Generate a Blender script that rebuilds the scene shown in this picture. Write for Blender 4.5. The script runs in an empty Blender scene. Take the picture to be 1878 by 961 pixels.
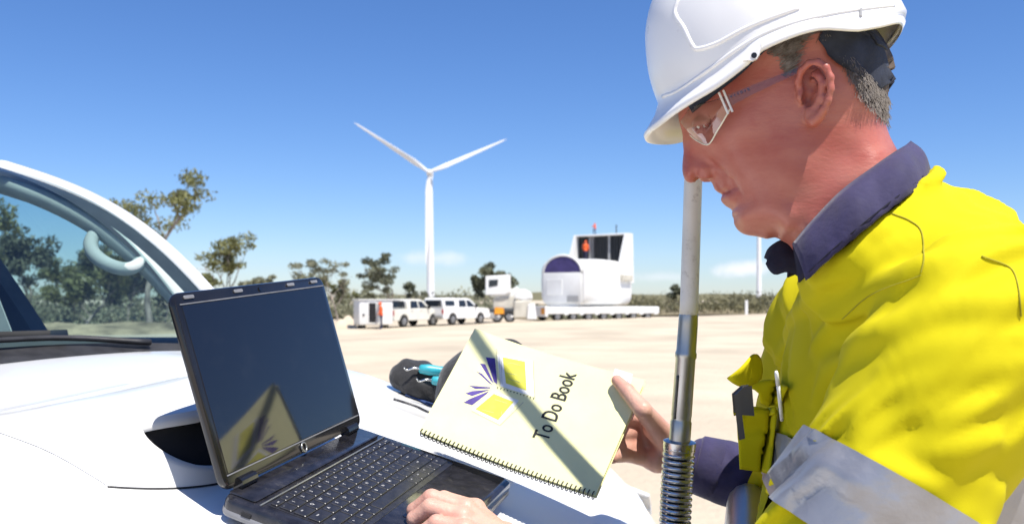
import bpy, bmesh, math, random
import numpy as np
from mathutils import Vector, Matrix
from mathutils.bvhtree import BVHTree

# ------------------------------------------------------------------ camera, sky, sun, exposure
scene = bpy.context.scene
COL = scene.collection
CAM_H = 1.5            # everything is laid out around the camera, then lifted so that the ground is at zero
FPX, HOR = 1694.0, 548.0
cam_data = bpy.data.cameras.new('camera')
cam_data.sensor_width = 36.0
cam_data.lens = 36.0 * FPX / 1878.0
cam_data.shift_y = (HOR - 480.5) / 1878.0
cam_data.clip_start = 0.02
cam_data.clip_end = 6000.0
cam_data.dof.use_dof = True
cam_data.dof.focus_distance = 1.06
cam_data.dof.aperture_fstop = 10.0
camera = bpy.data.objects.new('camera', cam_data)
camera.rotation_euler = (math.radians(90), 0, 0)
COL.objects.link(camera)
scene.camera = camera

SUN = Vector((0.247, -0.343, 0.906)).normalized()      # towards the sun
world = bpy.data.worlds.new('World'); scene.world = world
world.use_nodes = True
wn, wl = world.node_tree.nodes, world.node_tree.links
wn.clear()
w_out = wn.new('ShaderNodeOutputWorld'); w_bg = wn.new('ShaderNodeBackground')
sky = wn.new('ShaderNodeTexSky'); sky.sky_type = 'NISHITA'; sky.sun_disc = False
sky.sun_elevation = math.asin(SUN.z); sky.sun_rotation = math.atan2(SUN.x, SUN.y)
sky.altitude = 600; sky.air_density = 1.0; sky.dust_density = 0.3; sky.ozone_density = 3.0
w_bg.inputs['Strength'].default_value = 0.095
# a few small far clouds low over the horizon
tc = wn.new('ShaderNodeTexCoord')
noi = wn.new('ShaderNodeTexNoise'); noi.inputs['Scale'].default_value = 26; noi.inputs['Detail'].default_value = 7
noi.inputs['Roughness'].default_value = 0.6
wl.new(tc.outputs['Generated'], noi.inputs['Vector'])
acc = None
for (cx, cy, sx, sy, amt) in ((795, 474, 80, 18, .50), (1362, 494, 80, 20, .95), (1215, 508, 85, 15, .42), (1560, 505, 150, 22, .6),
                              (300, 500, 130, 20, .5), (-500, 470, 240, 40, .6), (2300, 470, 260, 45, .6), (70, 520, 90, 14, .4)):
    d = Vector(((cx - 939) / FPX, 1.0, (HOR - cy) / FPX)); k = d.length; d.normalize()
    sub = wn.new('ShaderNodeVectorMath'); sub.operation = 'SUBTRACT'; sub.inputs[1].default_value = d
    wl.new(tc.outputs['Generated'], sub.inputs[0])
    mul = wn.new('ShaderNodeVectorMath'); mul.operation = 'MULTIPLY'
    mul.inputs[1].default_value = (FPX / sx * k, FPX / sx * k, FPX / sy * k)
    wl.new(sub.outputs[0], mul.inputs[0])
    ln = wn.new('ShaderNodeVectorMath'); ln.operation = 'LENGTH'; wl.new(mul.outputs[0], ln.inputs[0])
    n2 = wn.new('ShaderNodeMath'); n2.operation = 'MULTIPLY_ADD'; n2.inputs[1].default_value = -1.9; wl.new(noi.outputs['Fac'], n2.inputs[0])
    wl.new(ln.outputs['Value'], n2.inputs[2])
    mr = wn.new('ShaderNodeMapRange'); mr.interpolation_type = 'SMOOTHSTEP'
    mr.inputs['From Min'].default_value = 0.0; mr.inputs['From Max'].default_value = -0.95
    mr.inputs['To Min'].default_value = 0.0; mr.inputs['To Max'].default_value = amt
    wl.new(n2.outputs[0], mr.inputs['Value'])
    if acc is None: acc = mr.outputs[0]
    else:
        mx = wn.new('ShaderNodeMath'); mx.operation = 'MAXIMUM'; wl.new(acc, mx.inputs[0]); wl.new(mr.outputs[0], mx.inputs[1]); acc = mx.outputs[0]
cm = wn.new('ShaderNodeMix'); cm.data_type = 'RGBA'
cm.inputs['B'].default_value = (7.2, 7.3, 7.9, 1)
hs = wn.new('ShaderNodeHueSaturation'); hs.inputs['Saturation'].default_value = 1.16; wl.new(sky.outputs[0], hs.inputs['Color'])
tint = wn.new('ShaderNodeMix'); tint.data_type = 'RGBA'; tint.blend_type = 'MULTIPLY'; tint.inputs['Factor'].default_value = 1.0
tint.inputs['B'].default_value = (.74, .82, 1.04, 1); wl.new(hs.outputs[0], tint.inputs['A'])
wl.new(acc, cm.inputs['Factor']); wl.new(tint.outputs['Result'], cm.inputs['A'])
wl.new(cm.outputs['Result'], w_bg.inputs['Color']); wl.new(w_bg.outputs[0], w_out.inputs['Surface'])

sun_data = bpy.data.lights.new('sun', 'SUN'); sun_data.energy = 5.0; sun_data.angle = math.radians(0.53)
sun_data.color = (1.0, 0.95, 0.87)
sun_ob = bpy.data.objects.new('sun', sun_data); COL.objects.link(sun_ob)
sun_ob.rotation_euler = (-SUN).to_track_quat('-Z', 'Y').to_euler(); sun_ob.location = (3, -2, 8)

scene.view_settings.view_transform = 'Standard'; scene.view_settings.look = 'None'
scene.view_settings.gamma = 1.0; scene.view_settings.exposure = 0.62; scene.view_settings.use_curve_mapping = False
scene.cycles.max_bounces = 8; scene.cycles.transparent_max_bounces = 24
scene.cycles.use_denoising = True

# ------------------------------------------------------------------ helpers
def at(px, py, Y):
    return np.array([(px - 939) / FPX * Y, Y, (HOR - py) / FPX * Y])
def ray(px, py):
    return np.array([(px - 939) / FPX, 1.0, (HOR - py) / FPX])
def nrm(v):
    v = np.asarray(v, float); return v / (np.linalg.norm(v) + 1e-12)
def sstep(a, b, x):
    t = np.clip((np.asarray(x, float) - a) / (b - a), 0, 1); return t * t * (3 - 2 * t)
def pchip(xs, ys):
    xs = np.array(xs, float); ys = np.array(ys, float); d = np.diff(ys) / np.diff(xs); m = np.zeros_like(xs)
    m[0], m[-1] = d[0], d[-1]
    for i in range(1, len(xs) - 1):
        m[i] = 0 if d[i-1] * d[i] <= 0 else 2 * d[i-1] * d[i] / (d[i-1] + d[i])
    def f(x):
        x = np.asarray(x, float); xc = np.clip(x, xs[0], xs[-1]); i = np.clip(np.searchsorted(xs, xc) - 1, 0, len(xs) - 2)
        h = xs[i+1] - xs[i]; t = (xc - xs[i]) / h
        r = (2*t**3-3*t**2+1)*ys[i] + (t**3-2*t**2+t)*h*m[i] + (-2*t**3+3*t**2)*ys[i+1] + (t**3-t**2)*h*m[i+1]
        return r + np.where(x < xs[0], (x - xs[0]) * m[0], 0) + np.where(x > xs[-1], (x - xs[-1]) * m[-1], 0)
    return f
def spline(pts, n):
    P = np.array(pts, float); m = len(P); Q = np.vstack([2*P[0]-P[1], P, 2*P[-1]-P[-2]]); out = []
    for t in np.linspace(0, m - 1, n):
        i = min(int(t), m - 2); s = t - i; a, b, c, d = Q[i], Q[i+1], Q[i+2], Q[i+3]
        out.append(0.5*((2*b) + (-a+c)*s + (2*a-5*b+4*c-d)*s*s + (-a+3*b-3*c+d)*s**3))
    return np.array(out)

MATS = {}
def mat(name, col=(.5,.5,.5), rough=.5, metal=0.0, var=.12, vscale=8.0, bump=0.0, bscale=60.0, spec=.5, coat=0.0, sss=0.0,
        col2=None, detail=5.0, stretch=(1,1,1), emit=None, sheen=0.0, rvar=.12, dirt=None, trl=0.0):
    m = bpy.data.materials.new(name); m.use_nodes = True; MATS[name] = m
    N, L = m.node_tree.nodes, m.node_tree.links
    b = N['Principled BSDF']
    b.inputs['Roughness'].default_value = rough; b.inputs['Metallic'].default_value = metal
    b.inputs['Specular IOR Level'].default_value = spec; b.inputs['Coat Weight'].default_value = coat
    b.inputs['Coat Roughness'].default_value = .06
    b.inputs['Sheen Weight'].default_value = sheen
    if sss:
        b.inputs['Subsurface Weight'].default_value = sss; b.inputs['Subsurface Radius'].default_value = (1.0, .35, .2); b.inputs['Subsurface Scale'].default_value = .006
    t = N.new('ShaderNodeTexCoord'); mp = N.new('ShaderNodeMapping'); mp.inputs['Scale'].default_value = stretch
    L.new(t.outputs['Object'], mp.inputs['Vector'])
    n1 = N.new('ShaderNodeTexNoise'); n1.inputs['Scale'].default_value = vscale; n1.inputs['Detail'].default_value = detail
    L.new(mp.outputs[0], n1.inputs['Vector'])
    c2 = col2 if col2 else tuple(c * (1 - 2 * var) for c in col)
    c1 = col if col2 else tuple(min(1, c * (1 + var)) for c in col)
    rmp = N.new('ShaderNodeMapRange'); rmp.inputs['From Min'].default_value = .32; rmp.inputs['From Max'].default_value = .68
    L.new(n1.outputs['Fac'], rmp.inputs['Value'])
    mx = N.new('ShaderNodeMix'); mx.data_type = 'RGBA'
    mx.inputs['A'].default_value = (*c2, 1); mx.inputs['B'].default_value = (*c1, 1)
    L.new(rmp.outputs[0], mx.inputs['Factor'])
    colout = mx.outputs['Result']
    if dirt:
        n3 = N.new('ShaderNodeTexNoise'); n3.inputs['Scale'].default_value = dirt[1]; n3.inputs['Detail'].default_value = 8; n3.inputs['Roughness'].default_value = .7
        L.new(t.outputs['Object'], n3.inputs['Vector'])
        r3 = N.new('ShaderNodeMapRange'); r3.inputs['From Min'].default_value = .55; r3.inputs['From Max'].default_value = .75; r3.inputs['To Max'].default_value = dirt[2]
        L.new(n3.outputs['Fac'], r3.inputs['Value'])
        m3 = N.new('ShaderNodeMix'); m3.data_type = 'RGBA'; m3.inputs['B'].default_value = (*dirt[0], 1)
        L.new(colout, m3.inputs['A']); L.new(r3.outputs[0], m3.inputs['Factor']); colout = m3.outputs['Result']
    L.new(colout, b.inputs['Base Color'])
    if rvar:
        rr = N.new('ShaderNodeMapRange'); rr.inputs['To Min'].default_value = max(.02, rough - rvar * .6); rr.inputs['To Max'].default_value = min(1, rough + rvar)
        n4 = N.new('ShaderNodeTexNoise'); n4.inputs['Scale'].default_value = vscale * 2.7; n4.inputs['Detail'].default_value = 6
        L.new(t.outputs['Object'], n4.inputs['Vector']); L.new(n4.outputs['Fac'], rr.inputs['Value']); L.new(rr.outputs[0], b.inputs['Roughness'])
    if bump:
        n2 = N.new('ShaderNodeTexNoise'); n2.inputs['Scale'].default_value = bscale; n2.inputs['Detail'].default_value = 6
        L.new(mp.outputs[0], n2.inputs['Vector'])
        bp = N.new('ShaderNodeBump'); bp.inputs['Strength'].default_value = min(1, bump); bp.inputs['Distance'].default_value = .6 / bscale
        L.new(n2.outputs['Fac'], bp.inputs['Height']); L.new(bp.outputs[0], b.inputs['Normal'])
    if trl:
        tr = N.new('ShaderNodeBsdfTranslucent'); L.new(colout, tr.inputs['Color'])
        ms = N.new('ShaderNodeMixShader'); ms.inputs[0].default_value = trl
        L.new(b.outputs[0], ms.inputs[1]); L.new(tr.outputs[0], ms.inputs[2]); L.new(ms.outputs[0], N['Material Output'].inputs['Surface'])
    return m
def glass_mat(name, tint=(.85,.93,.9), ior=1.5, rough=0.0, gloss=(1,1,1)):
    m = bpy.data.materials.new(name); m.use_nodes = True; MATS[name] = m
    N, L = m.node_tree.nodes, m.node_tree.links; N.remove(N['Principled BSDF'])
    tr = N.new('ShaderNodeBsdfTransparent'); tr.inputs['Color'].default_value = (*tint, 1)
    gl = N.new('ShaderNodeBsdfGlossy'); gl.inputs['Roughness'].default_value = rough; gl.inputs['Color'].default_value = (*gloss, 1)
    lw = N.new('ShaderNodeLayerWeight'); lw.inputs['Blend'].default_value = .5
    pw = N.new('ShaderNodeMath'); pw.operation = 'POWER'; pw.inputs[1].default_value = 4.5; L.new(lw.outputs['Facing'], pw.inputs[0])
    f0 = ((ior - 1) / (ior + 1))**2
    fr = N.new('ShaderNodeMath'); fr.operation = 'MULTIPLY_ADD'; fr.inputs[1].default_value = .9; fr.inputs[2].default_value = f0 * 1.6; L.new(pw.outputs[0], fr.inputs[0])
    ms = N.new('ShaderNodeMixShader')
    L.new(fr.outputs[0], ms.inputs[0]); L.new(tr.outputs[0], ms.inputs[1]); L.new(gl.outputs[0], ms.inputs[2]); L.new(ms.outputs[0], N['Material Output'].inputs['Surface'])
    return m

def mesh_from(name, V, F, smooth=True):
    me = bpy.data.meshes.new(name)
    V = np.asarray(V, np.float32)
    if isinstance(F, np.ndarray):
        k = F.shape[1]; me.vertices.add(len(V)); me.vertices.foreach_set('co', V.ravel())
        me.loops.add(F.size); me.loops.foreach_set('vertex_index', F.astype(np.int32).ravel())
        me.polygons.add(len(F)); me.polygons.foreach_set('loop_start', np.arange(0, F.size, k, dtype=np.int32))
        me.polygons.foreach_set('loop_total', np.full(len(F), k, np.int32)); me.update(calc_edges=True)
    else:
        me.from_pydata([tuple(map(float, v)) for v in V], [], F); me.update()
    if smooth: me.polygons.foreach_set('use_smooth', np.ones(len(me.polygons), bool))
    return me
def obj(name, V, F, m, parent=None, smooth=True):
    return link(name, mesh_from(name, V, F, smooth), m, parent)
def tag(o, label, cat, group=None, kind=None):
    if label: o['label'] = label
    if cat: o['category'] = cat
    if group: o['group'] = group
    if kind: o['kind'] = kind
    return o
def empty(name, loc=(0,0,0), label=None, cat=None, group=None, local=False, rz=0.0):
    o = bpy.data.objects.new(name, None); COL.objects.link(o); o.location = tuple(map(float, loc)); o.rotation_euler = (0, 0, rz)
    o.empty_display_size = .1
    if local: LOCAL.add(o.name)
    return tag(o, label, cat, group)
LOCAL = set()
def link(name, me, m=None, parent=None):
    o = bpy.data.objects.new(name, me); COL.objects.link(o)
    if m is not None and len(me.materials) == 0: me.materials.append(MATS[m] if isinstance(m, str) else m)
    if parent is not None:
        o.parent = parent
        if parent.name in LOCAL: LOCAL.add(o.name)
        elif parent.type == 'EMPTY':
            o.matrix_parent_inverse = Matrix.LocRotScale(parent.location, parent.rotation_euler, parent.scale).inverted()
    return o
def copy_tree(o, parent=None):
    c = o.copy(); COL.objects.link(c); c.parent = parent
    for ch in o.children: copy_tree(ch, c)
    return c

class MB:
    """collects shapes that become ONE mesh"""
    def __init__(s): s.V = []; s.F = []; s.sharp = False
    def add(s, V, F):
        n = len(s.V); s.V.extend([tuple(map(float, v)) for v in V]); s.F.extend([tuple(int(i) + n for i in f) for f in F]); return s
    def box(s, lo, hi, M=None, bev=0.0, seg=2):
        bm = bmesh.new(); bmesh.ops.create_cube(bm, size=1)
        lo = np.array(lo, float); hi = np.array(hi, float)
        for v in bm.verts: v.co = Vector((lo + hi) / 2 + np.array(v.co) * (hi - lo))
        if bev: bmesh.ops.bevel(bm, geom=bm.edges[:], offset=bev, segments=seg, profile=.5, affect='EDGES')
        bm.verts.index_update()
        V = [np.array(v.co) for v in bm.verts]
        if M is not None: V = [M(v) for v in V]
        s.add(V, [[v.index for v in f.verts] for f in bm.faces]); bm.free(); return s
    def tube(s, P, r, seg=10, cap=True, closed=False, flat=None):
        P = np.array(P, float); n = len(P); r = np.broadcast_to(np.asarray(r, float), (n,))
        T = np.gradient(P, axis=0) if not closed else (np.roll(P, -1, 0) - np.roll(P, 1, 0))
        T = T / (np.linalg.norm(T, axis=1, keepdims=True) + 1e-12)
        ref = np.array([0, 0, 1.0]) if abs(T[0][2]) < .9 else np.array([1.0, 0, 0])
        u = nrm(np.cross(T[0], ref)); V = []; ang = np.linspace(0, 2 * math.pi, seg, endpoint=False)
        for i in range(n):
            u = nrm(u - T[i] * (u @ T[i])); w = np.cross(T[i], u)
            for a in ang: V.append(P[i] + r[i] * (math.cos(a) * u + math.sin(a) * w * (flat if flat else 1)))
        F = []
        for i in range(n if closed else n - 1):
            j = (i + 1) % n
            for k in range(seg): F.append((i*seg+k, i*seg+(k+1) % seg, j*seg+(k+1) % seg, j*seg+k))
        if cap and not closed: F.append(tuple(range(seg))[::-1]); F.append(tuple(range((n-1)*seg, n*seg)))
        return s.add(V, F)
    def grid(s, P, closed_u=False, closed_v=False):
        P = np.array(P, float); a, b = P.shape[:2]; F = []
        for i in range(a if closed_u else a - 1):
            for j in range(b if closed_v else b - 1):
                i2, j2 = (i+1) % a, (j+1) % b; F.append((i*b+j, i2*b+j, i2*b+j2, i*b+j2))
        return s.add(P.reshape(-1, 3), F)
    def prism(s, poly, fn, a, b):
        n = len(poly); V = [fn(p, a) for p in poly] + [fn(p, b) for p in poly]
        return s.add(V, [tuple(range(n))[::-1], tuple(range(n, 2*n))] + [(i, (i+1) % n, n+(i+1) % n, n+i) for i in range(n)])
    def ball(s, c, r, seg=12, rings=8, M=None):
        r = np.broadcast_to(np.asarray(r, float), (3,)); V = []; c = np.array(c, float)
        for i in range(rings + 1):
            t = math.pi * i / rings
            for k in range(seg):
                a = 2 * math.pi * k / seg; p = np.array([math.sin(t)*math.cos(a), math.sin(t)*math.sin(a), math.cos(t)]) * r
                V.append(c + (M @ p if M is not None else p))
        F = [(i*seg+k, (i+1)*seg+k, (i+1)*seg+(k+1) % seg, i*seg+(k+1) % seg) for i in range(rings) for k in range(seg)]
        return s.add(V, F)
    def build(s, name, m, parent=None, smooth=False, auto=None, solid=None, bevel=None):
        o = obj(name, s.V, s.F, m, parent, smooth or auto is not None)
        if solid:
            md = o.modifiers.new('thickness', 'SOLIDIFY'); md.thickness = solid; md.offset = -1
        if bevel:
            md = o.modifiers.new('bevel', 'BEVEL'); md.width = bevel; md.segments = 2; md.limit_method = 'ANGLE'; md.angle_limit = .6
        if auto is not None: sharp(o.data, auto)
        return o
def sharp(me, ang):
    bm = bmesh.new(); bm.from_mesh(me)
    bmesh.ops.remove_doubles(bm, verts=bm.verts[:], dist=1e-6)
    bmesh.ops.recalc_face_normals(bm, faces=bm.faces[:])
    for e in bm.edges: e.smooth = e.is_boundary or e.calc_face_angle(0) < ang
    for f in bm.faces: f.smooth = True
    bm.to_mesh(me); bm.free()

def text_mesh(txt, size=1.0, ax=1.0, bold=0.0):
    c = bpy.data.curves.new('lettering', 'FONT'); c.body = txt; c.size = size; c.align_x = 'CENTER'; c.align_y = 'CENTER'; c.offset = bold; c.resolution_u = 3
    o = bpy.data.objects.new('lettering', c); COL.objects.link(o)
    bpy.context.view_layer.update()
    me = bpy.data.meshes.new_from_object(o.evaluated_get(bpy.context.evaluated_depsgraph_get()))
    V = np.array([v.co[:] for v in me.vertices]).reshape(-1, 3); F = [tuple(p.vertices) for p in me.polygons]
    bpy.data.objects.remove(o); bpy.data.curves.remove(c); bpy.data.meshes.remove(me)
    if len(V): V[:, 0] *= ax
    return V, F

# ---- implicit surfaces: distance fields turned into one continuous mesh
def smin(a, b, k):
    h = np.clip(.5 + .5 * (b - a) / k, 0, 1); return b + (a - b) * h - k * h * (1 - h)
def smax(a, b, k): return -smin(-a, -b, k)
def cap(P, a, b, ra, rb):
    a = np.asarray(a, float); b = np.asarray(b, float); ba = b - a; pa = P - a
    t = np.clip((pa @ ba) / (ba @ ba + 1e-12), 0, 1)
    return np.linalg.norm(pa - t[:, None] * ba, axis=1) - (ra + (rb - ra) * t)
def chain(P, pts, rad, k=.006):
    d = None
    for i in range(len(pts) - 1):
        c = cap(P, pts[i], pts[i+1], rad[i], rad[i+1]); d = c if d is None else smin(d, c, k)
    return d
def ell(P, c, r, M=None):
    p = P - np.asarray(c, float)
    if M is not None: p = p @ np.asarray(M).T
    r = np.asarray(r, float); k0 = np.linalg.norm(p / r, axis=1); k1 = np.linalg.norm(p / r**2, axis=1) + 1e-9
    return k0 * (k0 - 1) / k1
def surfnet(f, lo, hi, h, margin=1.4, newton=1):
    lo = np.array(lo, float); hi = np.array(hi, float); B = 8
    n = np.ceil((hi - lo) / (h * B)).astype(int)
    bi = np.stack(np.meshgrid(*[np.arange(k) for k in n], indexing='ij'), -1).reshape(-1, 3)
    keep = bi[np.abs(f(lo + (bi + .5) * B * h)) < B * h * .87 * margin + h]
    o = np.stack(np.meshgrid(*[np.arange(B + 1)] * 3, indexing='ij'), -1).reshape(-1, 3)
    NY, NZ = n[1] * B + 2, n[2] * B + 2
    ids, vs, quads = [], [], []
    E = [((0,0,0),(1,0,0)),((0,1,0),(1,1,0)),((0,0,1),(1,0,1)),((0,1,1),(1,1,1)),((0,0,0),(0,1,0)),((1,0,0),(1,1,0)),((0,0,1),(0,1,1)),((1,0,1),(1,1,1)),
         ((0,0,0),(0,0,1)),((1,0,0),(1,0,1)),((0,1,0),(0,1,1)),((1,1,0),(1,1,1))]
    for c0 in range(0, len(keep), 500):
        kb = keep[c0:c0+500]; G = kb[:, None] * B + o[None]
        val = f((lo + h * G).reshape(-1, 3)).reshape(-1, B+1, B+1, B+1); ins = val < 0
        cnt = np.zeros((len(kb), B, B, B), int)
        for a in (0, 1):
            for b in (0, 1):
                for c in (0, 1): cnt += ins[:, a:B+a, b:B+b, c:B+c]
        act = np.argwhere((cnt > 0) & (cnt < 8))
        if len(act):
            q, L = act[:, 0], act[:, 1:]; s = np.zeros((len(act), 3)); w = np.zeros(len(act))
            for e0, e1 in E:
                i0 = L + np.array(e0); i1 = L + np.array(e1)
                v0 = val[q, i0[:,0], i0[:,1], i0[:,2]]; v1 = val[q, i1[:,0], i1[:,1], i1[:,2]]
                m = (v0 < 0) != (v1 < 0); t = np.where(m, v0 / np.where(m, v0 - v1, 1), 0)[:, None]
                s += np.where(m[:, None], np.array(e0) + t * (np.array(e1) - np.array(e0)), 0); w += m
            gc = kb[q] * B + L; vs.append(lo + h * (gc + s / w[:, None])); ids.append((gc[:,0] * NY + gc[:,1]) * NZ + gc[:,2])
        for ax, st in ((0, (NZ, 1)), (1, (1, NY * NZ)), (2, (NY * NZ, NZ))):
            sl = [slice(0, B)] * 3; sl[ax] = slice(1, B + 1)
            s0 = ins[:, :B, :B, :B]; s1 = ins[(slice(None), *sl)]
            cr = np.argwhere(s0 != s1)
            if not len(cr): continue
            gc = kb[cr[:, 0]] * B + cr[:, 1:]; i = (gc[:,0] * NY + gc[:,1]) * NZ + gc[:,2]; up = s0[cr[:,0], cr[:,1], cr[:,2], cr[:,3]]
            a, b = st; Q = np.stack([i - a - b, i - b, i, i - a], 1); Q[~up] = Q[~up][:, ::-1]; quads.append(Q)
    ids = np.concatenate(ids); vs = np.concatenate(vs); quads = np.concatenate(quads)
    od = np.argsort(ids); ids, vs = ids[od], vs[od]
    k = np.searchsorted(ids, quads); k = np.clip(k, 0, len(ids) - 1); ok = (ids[k] == quads).all(1); F = k[ok]
    for _ in range(newton):
        f0 = f(vs); e = h * .3; g = np.stack([f(vs + np.eye(3)[a] * e) - f0 for a in range(3)], 1) / e
        st = f0[:, None] * g / ((g * g).sum(1, keepdims=True) + .05); l = np.linalg.norm(st, axis=1, keepdims=True)
        vs = vs - st * np.minimum(1, h * .5 / (l + 1e-12))
    return vs, F
def trace(f, o, d, t0, t1, n=220):
    """first point where the ray o + t d enters the field"""
    t = np.linspace(t0, t1, n); v = f(np.asarray(o)[None] + t[:, None] * np.asarray(d)[None]); i = np.argmax(v < 0)
    if v[i] >= 0: return None
    a, b = t[max(i-1, 0)], t[i]
    for _ in range(12):
        m = .5 * (a + b)
        if f((np.asarray(o) + m * np.asarray(d))[None])[0] < 0: b = m
        else: a = m
    return np.asarray(o) + b * np.asarray(d)
def gradn(f, P, e=.002):
    P = np.atleast_2d(P); g = np.stack([f(P + np.eye(3)[a] * e) - f(P - np.eye(3)[a] * e) for a in range(3)], 1)
    return g / (np.linalg.norm(g, axis=1, keepdims=True) + 1e-12)
def cross_many(f, O, D, t0, t1, n=64, leaving=False):
    """first crossing of many rays with the field: entering it, or leaving it"""
    O = np.broadcast_to(np.asarray(O, float), D.shape); t = np.linspace(t0, t1, n)
    v = f((O[:, None] + t[None, :, None] * D[:, None]).reshape(-1, 3)).reshape(len(D), n); hit = (v > 0) if leaving else (v < 0)
    i = np.argmax(hit, 1); ok = hit.any(1); a = t[np.maximum(i - 1, 0)].copy(); b = t[i].copy()
    for _ in range(9):
        m = .5 * (a + b); w = f(O + m[:, None] * D); h = (w > 0) if leaving else (w < 0); b = np.where(h, m, b); a = np.where(h, a, m)
    return O + b[:, None] * D, ok, b
# ------------------------------------------------------------------ ground and far setting
rng = np.random.default_rng(7); random.seed(7)
mat('sand', (.50,.425,.315), .95, var=.10, vscale=.35, bump=.5, bscale=9, rvar=0, dirt=((.40,.33,.24), .09, .5))
mat('scrub_soil', (.22,.18,.10), .95, var=.25, vscale=.2, bump=.4, bscale=5, rvar=0)
mat('bark', (.30,.26,.22), .9, var=.35, vscale=2.2, bump=.6, bscale=14, stretch=(1,1,.3))
mat('leaf_olive', (.25,.25,.09), .6, var=.0, col2=(.11,.12,.05), vscale=.9, rvar=.1, trl=.25)
mat('leaf_grey', (.30,.30,.19), .6, var=.0, col2=(.15,.155,.10), vscale=1.1, rvar=.1, trl=.25)
mat('leaf_dark', (.19,.20,.12), .6, var=.0, col2=(.085,.095,.06), vscale=.8, rvar=.1, trl=.2)
mat('leaf_scrub', (.22,.20,.10), .7, var=.0, col2=(.12,.115,.065), vscale=.5, rvar=.1, trl=.2)
mat('white_paint', (.78,.78,.76), .35, var=.04, vscale=1.5, rvar=.1)
mat('turbine_white', (.74,.75,.76), .4, var=.03, vscale=.2)
mat('nacelle_white', (.74,.74,.72), .45, var=.05, vscale=.7)
mat('cream_white', (.70,.68,.60), .4, var=.05, vscale=1.5)
mat('cream_paint', (.55,.52,.44), .5, var=.10, vscale=1.5)
mat('dark_glass', (.02,.025,.03), .12, var=.1, spec=.6)
mat('rubber', (.02,.02,.02), .8, var=.2, vscale=6)
mat('rim_grey', (.4,.4,.4), .4, metal=.7)
mat('dark_void', (.015,.015,.018), .9, var=.2)
mat('purple_cover', (.06,.045,.17), .5, var=.15, vscale=2)
mat('grey_panel', (.35,.35,.35), .6, var=.1, vscale=2)
mat('louvre', (.055,.06,.065), .5, var=.2, vscale=3)
mat('hivis_orange', (.85,.13,.03), .8, var=.1, vscale=6)
mat('orange_paint', (.8,.32,.02), .5, var=.1, vscale=6)
mat('tail_red', (.4,.02,.02), .3, var=.1)
mat('skin_far', (.45,.26,.18), .6)
mat('navy_far', (.03,.03,.07), .8)

def ground_z(x, y):
    x = np.asarray(x, float); y = np.asarray(y, float)
    z = -1.5 + .020 * (x - 8) * sstep(8, 62, y)
    crest = 66 + .45 * np.clip(x, -20, 60)
    z = z - 1.1 * sstep(0, 14, y - crest) * sstep(-4, 8, x)
    return np.where(y > 140, z * (1 - sstep(140, 260, y)) + sstep(140, 260, y) * -2.6, z)
gx = np.concatenate([-np.geomspace(3500, 60, 22), np.linspace(-55, 70, 90), np.geomspace(75, 3500, 22)])
gy = np.concatenate([-np.geomspace(900, 12, 10), np.linspace(-10, 150, 120), np.geomspace(155, 5000, 26)])
GX, GY = np.meshgrid(gx, gy, indexing='ij'); GZ = ground_z(GX, GY)
near = sstep(4, 20, np.hypot(GX, GY)) * (np.abs(GX) < 300) * (np.abs(GY) < 300)
GZ = GZ + near * .03 * (np.sin(GX * .9 + 1.3 * np.sin(GY * .31)) * np.sin(GY * .7 + .8))
g = MB().grid(np.stack([GX, GY, GZ], -1)).build('ground', 'sand', None, smooth=True)
tag(g, None, None, kind='structure')
# rough soil under the scrub beyond the pad
def soil(x0, x1, y0, y1, nx, ny, name):
    X, Y = np.meshgrid(np.linspace(x0, x1, nx), np.linspace(y0, y1, ny), indexing='ij')
    Z = ground_z(X, Y) + .05 + .10 * np.sin(X * .21 + Y * .13) + .08
    return tag(MB().grid(np.stack([X, Y, Z], -1)).build(name, 'scrub_soil', None, smooth=True), None, None, kind='structure')
soil(6, 240, 122, 420, 40, 30, 'scrubland')
soil(-300, 6, 92, 420, 40, 30, 'scrubland')
# low hills on the far right horizon
hx = np.linspace(-1400, 2200, 90)
hz = -3 + 9 * (1 + np.sin(hx * .0051 + 1)) * .5 + 4 * np.sin(hx * .021) * .5 + 4
H_ = np.stack([np.stack([hx, np.full_like(hx, 1500), np.full_like(hx, -6)], -1), np.stack([hx, np.full_like(hx, 1560), hz], -1),
               np.stack([hx, np.full_like(hx, 1800), hz * .8], -1), np.stack([hx, np.full_like(hx, 2100), np.full_like(hx, -6)], -1)])
tag(MB().grid(H_).build('hills', 'leaf_scrub', None, smooth=True), None, None, kind='structure')

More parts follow.
